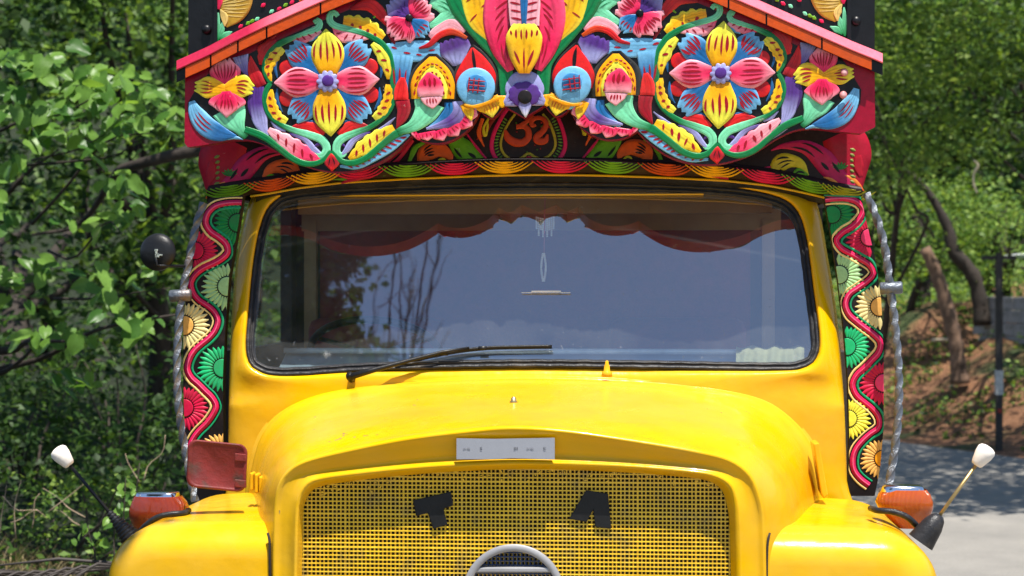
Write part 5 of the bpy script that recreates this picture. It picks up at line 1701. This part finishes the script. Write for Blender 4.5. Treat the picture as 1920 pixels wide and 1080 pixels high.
# ---- undergrowth on the left bank
def shrub(clumps, per, sz, cols, seed, label, nm="shrub", group="shrubs on the left bank", aspect=.6, stems=9):
    rng = np.random.default_rng(seed)
    cl = np.array(clumps); c = cl[:, :3].mean(0); bz = float(height(c[0], c[1]))
    inv = np.array([c[0], c[1], bz])
    root = empty(nm, tuple(inv)); tag(root, label, "shrub", group)
    for i in rng.permutation(len(cl))[:stems]:
        mm = MB(); e = Vector((cl[i, :3] - inv).tolist())
        limb(mm, (e.x * .25, e.y * .25, float(height(c[0] + e.x * .25, c[1] + e.y * .25)) - bz - .05), e, 0.014, 0.004, rng, .12, 8)
        mm.build("stem", M_BARK2, root)
    pts = clump_points(clumps, rng, per) - inv
    V, Fc, Cc = leaves(pts, sz, cols, rng, aspect=aspect)
    leaf_obj("foliage", V, Fc, Cc, M_LEAF, root)
    return root
shrub(row_clumps((-60, 170), (620, 960), (12.5, 14.5), 22, rg, (.15, .32)), 1100, .08, G_DK + G_MD[:1], 41, "mid green shrub at the far left under the broad leaves")
shrub(row_clumps((130, 380), (640, 930), (12.5, 15), 24, rg, (.15, .35)), 1000, .08, G_DK + G_MD[:2], 42, "dark green shrub directly behind the left marker rod")
shrub(row_clumps((-40, 330), (880, 1040), (10.6, 12), 26, rg, (.10, .22)), 1500, .045, G_MD + G_LT, 43, "low thin shrub with pale leaves above the dry grass")
# small bright climber beside the left lamp: leaves are individuals
# ---- big leaves as objects
def leaf_mesh(kind):
    m = MB()
    n = 9
    rows = []
    for i in range(n):
        t = i / (n - 1)
        w = 0.52 * math.sin(math.pi * min(1, t * 0.93 + 0.05)) ** 0.75 * (1 - 0.35 * t)
        if kind == 1:
            w *= 1 + 0.22 * math.sin(t * 9)
        if kind == 2:
            w *= 0.8
        row = []
        for s in (-1, -.5, 0, .5, 1):
            y = t - (0.16 * abs(s) if t < .3 else 0)
            z = 0.10 * abs(s) - 0.28 * t * t + 0.03 * math.sin(s * 5 + t * 7)
            row.append((s * w, y, z))
        rows.append(row)
    m.grid(rows)
    o = m.build("leaf", M_BIGLEAF, None)
    me = o.data
    bpy.data.objects.remove(o)
    return me
LM = [leaf_mesh(k) for k in range(3)]
def place_leaf(parent, inv, p, size, rng, facing=0.55, name="leaf"):
    o = bpy.data.objects.new(name, LM[int(rng.integers(0, 3))])
    COL.objects.link(o); o.parent = parent
    o.location = (p[0] - inv[0], p[1] - inv[1], p[2] - inv[2])
    # leaf normal tips towards the light and the viewer
    nrm = Vector((rng.normal(0.1, .45), -facing + rng.normal(0, .35), 0.75 + rng.normal(0, .25))).normalized()
    yv = Vector((rng.normal(0, 1), -0.4 + rng.normal(0, .5), -0.7 + rng.normal(0, .4)))
    yv = (yv - nrm * yv.dot(nrm)).normalized()
    xv = yv.cross(nrm)
    Mx = Matrix((xv, yv, nrm)).transposed().to_4x4()
    o.rotation_euler = Mx.to_euler()
    s = size * rng.uniform(.75, 1.25)
    o.scale = (s, s, s)
    return o
rl = np.random.default_rng(51)
bt = (-3.6, 5.6); bz = float(height(*bt)); inv = (bt[0], bt[1], bz)
bl_tree = empty("broad_leaved_tree", inv)
tag(bl_tree, "small tree with large rounded bright leaves left of the truck, nearest to the camera", "tree")
m = MB()
tr = limb(m, (0, 0, -.1), Vector(P(-40, 420, 11.2)) - Vector(inv), .10, .05, rl, .06, 12)
m.build("trunk", M_BARK, bl_tree)
brs = [((-30, 700), (330, 590), .022), ((-40, 660), (120, 640), .03), ((0, 700), (60, 620), .02), ((60, 420), (280, 250), .012), ((-20, 340), (110, 280), .014),
       ((90, 470), (230, 440), .01), ((20, 320), (250, 270), .012), ((-10, 250), (190, 175), .012), ((100, 560), (320, 540), .01), ((60, 300), (200, 250), .008)]
for (a, b, r) in brs:
    m = MB()
    limb(m, Vector(P(a[0], a[1], 11.4)) - Vector(inv), Vector(P(b[0], b[1], 10.6)) - Vector(inv), r, r * .3, rl, .10, 10)
    m.build("branch", M_BARK, bl_tree)
clus = [(20, 105, 5), (60, 120, 6), (95, 115, 6), (70, 135, 4), (165, 165, 8), (190, 155, 8), (210, 180, 6), (120, 180, 4), (110, 200, 5), (235, 155, 7), (270, 160, 7), (285, 180, 5), (75, 225, 6), (95, 240, 5), (60, 215, 3),
        (160, 228, 4), (225, 228, 7), (245, 225, 5), (300, 235, 4), (20, 310, 5), (35, 300, 3), (5, 400, 5), (225, 340, 4), (245, 335, 4), (210, 345, 2), (230, 400, 5), (255, 385, 3), (60, 510, 5), (75, 500, 3), (200, 512, 4),
        (160, 530, 4), (205, 565, 4), (190, 575, 2), (240, 580, 3), (50, 620, 5), (75, 625, 4), (145, 640, 5), (150, 715, 4), (100, 700, 3), (280, 520, 4), (270, 600, 4), (290, 620, 3), (20, 540, 4), (120, 400, 3), (165, 430, 3),
        (20, 170, 4), (40, 190, 4), (10, 220, 3), (150, 270, 4), (190, 260, 4), (130, 130, 4), (330, 190, 3), (320, 160, 2)]
for x, y, n in clus:
    for _ in range(int(n * 1.25)):
        D = rl.uniform(10.2, 11.6)
        p = P(x + rl.normal(0, 17), y + rl.normal(0, 14), D)
        place_leaf(bl_tree, inv, p, 0.108, rl)
# creeper by the left wing lamp
ci = P(232, 985, 8.2); cinv = (ci.x, ci.y, float(height(ci.x, ci.y)))
crp = empty("young_creeper", cinv); tag(crp, "small pale green creeper standing just left of the left wing lamp", "plant")
for a, b in (((228, 1060), (236, 896)), ((215, 1050), (214, 960)), ((180, 1060), (165, 985)), ((240, 1040), (262, 868))):
    m = MB(); limb(m, Vector(P(a[0], a[1], 8.2)) - Vector(cinv) , Vector(P(b[0], b[1], 8.2)) - Vector(cinv), .005, .002, rl, .04, 8)
    m.build("stem", M_BARK2, crp)
for x, y in ((236, 900), (228, 908), (244, 910), (224, 922), (240, 924), (232, 935), (250, 918), (226, 945), (243, 940), (220, 955), (236, 955), (212, 962), (204, 972), (222, 970), (160, 985), (170, 992), (150, 1000), (180, 1000), (165, 1010), (140, 1012), (190, 1015), (258, 926), (215, 985)):
    p = P(x + rl.normal(0, 2), y, 8.2 + rl.normal(0, .05))
    place_leaf(crp, cinv, p, 0.042, rl)
# the large limb crossing behind, left of the visor board
def log(name, pts, r, label, mat=M_BARK, cat="branch"):
    q = cr([tuple(P(x, y, D)) for x, y, D in pts], 22)
    o = q[0]
    e = empty(name, tuple(o)); tag(e, label, cat)
    MB().tube([Vector(a - o) for a in q], list(np.interp(np.linspace(0, 1, 22), np.linspace(0, 1, len(r)), r)), 9).build("wood", mat, e)
    return e
log("tree_limb", [(440, 275, 14), (350, 285, 14), (290, 300, 14), (235, 315, 14.2), (215, 330, 14.4), (150, 420, 15), (60, 440, 15)], [.055, .05, .042, .035, .026, .02, .012], "dark thick tree limb slanting down to the left from behind the visor board")
# ---- dry grass and dark dead fronds at the lower left
def blades(name, pts, n, ln, cols, seed, label, kind="stuff", wd=.006, tilt=.5):
    rng = np.random.default_rng(seed)
    vs, fs, cs = [], [], []
    for _ in range(n):
        x, y = pts(rng)
        z = float(height(x, y))
        l = ln * rng.uniform(.4, 1.3)
        d = np.array([rng.normal(0, tilt), rng.normal(0, tilt), 1.0]); d /= np.linalg.norm(d)
        s = np.array([rng.normal(0, 1), rng.normal(0, 1), 0]); s /= np.linalg.norm(s); s *= wd * rng.uniform(.6, 1.4)
        b = np.array([x, y, z - .02]); mid_ = b + d * l * .6; t = b + d * l + np.array([d[0], d[1], -.3]) * l * .25
        k = len(vs)
        vs += [b - s, b + s, mid_ + s * .7, mid_ - s * .7, t + s * .1, t - s * .1]
        fs += [(k, k + 1, k + 2, k + 3), (k + 3, k + 2, k + 4, k + 5)]
        c = cols[int(rng.integers(0, len(cols)))]; f = rng.uniform(.7, 1.2)
        cs += [(c[0] * f, c[1] * f, c[2] * f, 1)] * 6
    V = np.array(vs); Fc = np.array(fs); o = leaf_obj(name, V, Fc, np.array(cs), M_LEAF)
    o["kind"] = kind; o["label"] = label; o["category"] = "grass"
    return o
DRY = [(0.30, 0.22, 0.11), (0.38, 0.30, 0.16), (0.20, 0.15, 0.07), (0.12, 0.13, 0.04)]
blades("dry_grass", lambda r: (r.uniform(-3.6, -1.75), r.uniform(1.6, 5.5)), 5200, .20, DRY, 61, "tangled dry grass on the bank at the lower left", wd=.004, tilt=.8)
blades("dry_grass", lambda r: (r.uniform(-3.2, -1.7), r.uniform(0.6, 2.6)), 1800, .22, DRY + G_MD, 62, "sparse dry and green grass close behind the left wing", wd=.004, tilt=.7)
# thin bare twigs
m = MB()
for a, b in (((0, 1000), (12, 910)), ((30, 1010), (40, 900)), ((60, 990), (75, 925)), ((90, 960), (160, 905)), ((160, 970), (80, 915)), ((5, 930), (90, 975)), ((270, 900), (310, 815)), ((262, 905), (235, 850)), ((150, 985), (100, 955)), ((20, 980), (70, 955))):
    limb(m, P(a[0], a[1], 9.5), P(b[0], b[1], 9.5), .003, .0012, rl, .12, 9)
tw = m.build("dead_twigs", simple("pale dry twig", (0.42, 0.30, 0.20, 1), .8), None); tw["kind"] = "stuff"; tw["label"] = "thin pale dead twigs sticking out of the grass"; tw["category"] = "twigs"
# dark dead palm frond at the bottom corner
fr = empty("dead_palm_frond", tuple(P(120, 1090, 8.2))); tag(fr, "dark dead palm frond lying at the bottom left corner", "frond")
fo = P(120, 1090, 8.2)
for k in range(26):
    u = k / 25
    m = MB(); a = P(230 - 240 * u, 1062 + 14 * math.sin(u * 3), 8.2) - fo
    b = P(205 - 260 * u - 70, 1078 + 30 * u + 10 * (k % 3), 8.0) - fo
    c = (a + b) * .5 + Vector((0, 0, .03))
    m.tube([a, c, b], [.004, .007, .001], 4)
    m.build("leaflet", simple("dead frond", (0.05, 0.04, 0.035, 1), .7) if k == 0 else bpy.data.materials["dead frond"], fr)
m = MB(); m.tube([P(240, 1058, 8.2) - fo, P(110, 1048, 8.2) - fo, P(-20, 1062, 8.2) - fo], [.008, .008, .004], 6); m.build("midrib", bpy.data.materials["dead frond"], fr)

# ---- right side
def sprays(pxr, pyr, Dr, n, rng, s, flat=.28):
    out = []
    for _ in range(n):
        D = rng.uniform(*Dr); p = P(rng.uniform(*pxr), rng.uniform(*pyr), D); r = rng.uniform(*s)
        out.append((p.x, p.y, p.z, r, r, r * flat))
    return out
rg2 = np.random.default_rng(77)
c1 = sprays((1560, 1860), (20, 170), (18, 22), 30, rg2, (.4, .9)) + sprays((1620, 1800), (200, 320), (18, 21), 16, rg2, (.4, .8)) + sprays((1600, 1700), (320, 380), (18, 21), 6, rg2, (.3, .6))
tree("feathery_tree", (5.2, 15.0 + 6), c1, 400, .105, G_MD[1:] + G_LT, 81, "feathery leaved tree with layered sprays just right of the visor board", "trees right of the truck", nl=6, trunk_r=.07, aspect=.4)
c2 = sprays((1780, 2080), (-60, 300), (20, 25), 44, rg2, (.5, 1.0), .4)
tree("shady_tree", (8.6, 20.5), c2, 300, .11, G_DK[2:] + G_MD + G_LT[:2], 82, "dark leafy tree at the top right corner", "trees right of the truck", nl=6, trunk_r=.10)
c3 = sprays((1640, 1860), (355, 520), (27, 31), 38, rg2, (.3, .7), .6)
tree("sunlit_tree", (6.4, 23.5), c3, 560, .085, G_LT + G_MD, 83, "bright yellow green young tree behind the right twisted bar", "trees right of the truck", trunk_r=.08, aspect=.6)
c4 = sprays((1500, 1980), (-150, 560), (38, 46), 90, rg2, (1.2, 2.4), .7)
tree("dark_tree", (9.0, 36.0), c4, 90, .22, G_DK + G_MD, 84, "big dark tree filling the background on the right", "trees right of the truck", trunk_r=.35)
c5 = sprays((1820, 2000), (380, 540), (26, 30), 20, rg2, (.3, .7), .6)
tree("sunlit_tree", (7.6, 25.2), c5, 420, .08, G_MD + G_LT, 85, "leafy green tree above the grey block wall", "trees right of the truck", trunk_r=.09)
c6 = sprays((500, 1700), (-200, 560), (44, 52), 70, rg2, (1.6, 2.8), .7)
tree("dark_tree", (1.0, 44.0), c6, 60, .26, G_DK + G_MD, 86, "dark trees hidden mostly by the truck, seen beside its body", "trees right of the truck", trunk_r=.35)
# far wooded hillside closes the view
rng = np.random.default_rng(90)
N = 26000
xx = rng.uniform(-34, 40, N); yy = rng.uniform(50, 70, N)
cz = height(xx, yy) + rng.uniform(0, 1, N) ** .7 * (7 + 3 * np.sin(xx * .5) + 2 * np.sin(xx * 1.3))
V, Fc, Cc = leaves(np.stack([xx, yy, cz], 1), .55, G_DK + G_MD, rng, aspect=.8)
o = leaf_obj("distant_wood", V, Fc, Cc, M_LEAF); o["kind"] = "stuff"; o["label"] = "distant wooded slope closing the view behind the truck"; o["category"] = "woods"
# low plants covering the bank and field
def ground_cover(n, sx, sy, sz, cols, seed, name, label, cond=None):
    rng = np.random.default_rng(seed)
    x = rng.uniform(*sx, n); y = rng.uniform(*sy, n)
    if cond is not None:
        k = cond(x, y); x, y = x[k], y[k]
    z = height(x, y) + rng.uniform(0, 1, len(x)) ** 2 * .22
    V, Fc, Cc = leaves(np.stack([x, y, z], 1), sz, cols, rng, aspect=.5)
    o = leaf_obj(name, V, Fc, Cc, M_LEAF); o["kind"] = "stuff"; o["label"] = label; o["category"] = "plants"
ground_cover(42000, (2, 11), (14, 30), .085, G_MD + G_LT + G_DK, 91, "bank_weeds", "patchy green weeds on the reddish earth bank at the right", lambda x, y: (far_s(x, y) > .5) & (wobble(x, y, 1.9, 2.2) + .5 * wobble(x, y, 4.7, .3) > .22))
ground_cover(30000, (3, 16), (26, 40), .13, G_LT + G_MD, 92, "field_grass", "bright green undergrowth beyond the bank", None)
ground_cover(26000, (-9, -1.9), (3, 16), .06, G_MD + G_DK, 93, "bank_plants", "low green plants covering the left bank", None)
# bare leaning stump and a curved trunk on the bank
def trunk_thing(name, pts, r, label, cat="tree stump", mat=M_BARK2):
    q = cr([tuple(P(x, y, D)) for x, y, D in pts], 26)
    o = q[0]; e = empty(name, tuple(o)); tag(e, label, cat)
    rr = np.interp(np.linspace(0, 1, 26), np.linspace(0, 1, len(r)), r) * (1 + .08 * np.sin(np.arange(26) * 2.1))
    MB().tube([Vector(a - o) for a in q], list(rr), 10).build("trunk", mat, e)
    return e
M_STUMP = simple("weathered bark", (0.16, 0.095, 0.06, 1), .9, 0, 1.0, 18, .6)
trunk_thing("bare_stump", [(1800, 720, 25), (1793, 650, 25), (1782, 600, 25), (1765, 540, 25), (1746, 490, 25), (1733, 466, 25)], [.13, .10, .10, .095, .09, .08], "leaning bare broken trunk on the earth bank right of the twisted bar", mat=M_STUMP)
trunk_thing("curved_trunk", [(1842, 610, 27), (1836, 560, 27), (1826, 520, 27), (1806, 492, 27), (1786, 470, 27), (1778, 430, 27), (1740, 360, 27), (1690, 310, 27)], [.13, .11, .11, .10, .08, .06, .05, .03], "dark curved tree trunk behind the leaning stump", "tree", M_BARK)
trunk_thing("slim_trunk", [(1886, 600, 30), (1884, 520, 30), (1880, 450, 30), (1884, 380, 30)], [.10, .09, .08, .06], "slim dark upright trunk just right of the utility post", "tree", M_BARK)
trunk_thing("slim_trunk", [(1728, 610, 31), (1732, 540, 31), (1734, 470, 31), (1715, 400, 31)], [.14, .12, .10, .07], "shadowy upright trunk behind the leaning stump", "tree", M_BARK)
e = trunk_thing("fallen_pole", [(1748, 638, 25.5), (1790, 636, 25.2)], [.025, .025], "short pale timber lying across the bank", "timber", simple("pale timber", (0.42, 0.33, 0.22, 1), .8))
# utility post with band and cross arm
pb0 = P(1873, 850, 22.3); pz = float(height(pb0.x, pb0.y))
post = empty("utility_post", (pb0.x, pb0.y, pz)); tag(post, "slim dark utility post with a white band and a short cross arm by the roadside", "post")
ptop = P(1873, 474, 22.3).z - pz
MB().box(0, 0, ptop / 2 - .1, .075, .075, ptop + .2).build("shaft", simple("dark creosote timber", (0.035, 0.03, 0.027, 1), .7), post, smooth=False)
za, zb = P(1873, 740, 22.3).z - pz, P(1873, 694, 22.3).z - pz
MB().box(0, 0, (za + zb) / 2, .085, .085, zb - za).build("white_band", simple("grey white paint", (0.5, 0.49, 0.47, 1), .7), post, smooth=False)
MB().box(0, 0, ptop - .06, .42, .05, .045).build("cross_arm", bpy.data.materials["dark creosote timber"], post, smooth=False)
MB().box(0, -.045, P(1873, 770, 22.3).z - pz, .05, .012, .05).build("red_mark", simple("faded red paint", (0.3, 0.03, 0.02, 1), .7), post, smooth=False)
# grey block wall
M_BLOCK = simple("grey concrete block", (0.27, 0.26, 0.26, 1), .9, 0, .6, 20, .25, 0, (0.15, 0.14, 0.12, 1))
wb = P(1832, 615, 27.5); wv = (P(2040, 632, 24.5) - wb); wv.z = 0
wall = empty("block_wall", (wb.x, wb.y, wb.z - .86), math.atan2(wv.y, wv.x)); tag(wall, "grey concrete block wall on top of the bank at the right edge", "wall")
bm = None
for r_i in range(7):
    for c_i in range(int(wv.length / .40)):
        if bm is None:
            o = MB().box(0, 0, 0, .392, .15, .182).build("block", M_BLOCK, wall, smooth=False, bevel=.006); bm = o
        else:
            o = bm.copy(); COL.objects.link(o)
        o.location = (.2 + c_i * .4 + (.2 if r_i % 2 else 0), rg.uniform(-.006, .006), .1 + r_i * .19)
# little white roof and wall of a hut at the right edge
hr_ = P(1930, 470, 27); hut = empty("white_hut", (hr_.x + .5, hr_.y + 1.5, float(height(hr_.x, hr_.y)))); tag(hut, "small hut with a white sheet roof, cut off by the right edge", "hut")
hz = hr_.z - hut.location.z
m = MB().add([(-.2, -1, hz - .03), (1.6, -1, hz + .18), (1.6, 1.4, hz + .18), (-.2, 1.4, hz - .03), (-.2, -1, hz - .09), (1.6, -1, hz + .12), (1.6, 1.4, hz + .12), (-.2, 1.4, hz - .09)],
             [(0, 1, 2, 3), (7, 6, 5, 4), (0, 4, 5, 1), (1, 5, 6, 2), (2, 6, 7, 3), (3, 7, 4, 0)])
m.build("roof", simple("white sheet roof", (0.78, 0.80, 0.80, 1), .5), hut, smooth=False)
MB().box(1.0, .3, (hz - .1) / 2, 1.5, 1.8, hz - .1).build("wall", simple("pale blue wall", (0.45, 0.50, 0.55, 1), .8), hut, smooth=False)
# hanging dry vine on the right tree
e = trunk_thing("dry_vine", [(1826, 300, 18), (1834, 310, 18), (1826, 325, 18), (1826, 345, 18), (1832, 362, 18)], [.010, .016, .012, .014, .008], "short pale dry vine hanging from the tree on the right", "vine", simple("straw vine", (0.55, 0.45, 0.28, 1), .8))

# ---- trees standing where the windscreen mirrors them, behind the photographer
def rc(cx_, cy_, cz_, rx, ry, rz, n, seed, s):
    return crown_clumps((cx_, cy_, cz_), (rx, ry, rz), n, np.random.default_rng(seed), s, .7)
tree("roadside_tree", (-7.6, -14.5), rc(-7.25, -14.5, 15, 2.6, 2.4, 6.0, 260, 101, (.5, 1.0)), 700, .15, G_DK, 102, "tall dense tree mirrored at the left of the windscreen, behind the camera", None, .35)
b_ = empty("bare_tree", (-4.05, -14, 0)); tag(b_, "leafless tree mirrored in the windscreen, behind the camera", "tree")
m = MB(); rb = np.random.default_rng(5)
limb(m, (0, 0, -.2), (0, 0, 11), .18, .09, rb, .02, 12); m.build("trunk", M_BARK, b_)
m = MB()
for _ in range(20):
    z0 = rb.uniform(11, 17); a = rb.uniform(0, 6.28); l = rb.uniform(1.0, 3.6)
    p = Vector((0, 0, 10.9)); q = Vector((math.cos(a) * l * .17, math.sin(a) * l * .3, z0 + l - 1))
    limb(m, p, q, .025, .006, rb, .03, 9)
    for __ in range(4):
        s = p.lerp(q, rb.uniform(.5, 1)); limb(m, s, s + Vector(rb.normal(0, .2, 3).tolist()) + Vector((0, 0, .6)), .010, .004, rb, .1, 6)
m.build("limb", M_BARK, b_)
# ---- roadside canopies above the frame that throw the dappled shade
sh = [(x, y, z, r, r, r * .35) for x, y, z, r in [(5.8 + rg.uniform(-2.6, 3.6), rg.uniform(8.4, 14.6), rg.uniform(6.6, 7.4), rg.uniform(.6, 1.2)) for _ in range(95)]]
tree("shade_tree", (10.8, 7.5), sh, 420, .16, G_MD, 111, "tall roadside tree whose canopy above the frame shades the road", None, .25, lean_to=(7, 7, 5.6))
sh = [(rg.uniform(-7.5, -1.4), rg.uniform(0.2, 10), rg.uniform(6.0, 7.2), r, r, r * .35) for r in rg.uniform(.5, 1.0, 100)]
sh += [(rg.uniform(-1.35, -.60), rg.uniform(-2.8, -1.5), rg.uniform(6.0, 6.5), r, r, r * .4) for r in rg.uniform(.10, .26, 18)]
tree("shade_tree", (-5.6, 3.6), sh, 300, .16, G_MD, 112, "tall tree whose canopy above the frame shades the left bank", None, .22, lean_to=(-4.5, 3, 5.4))
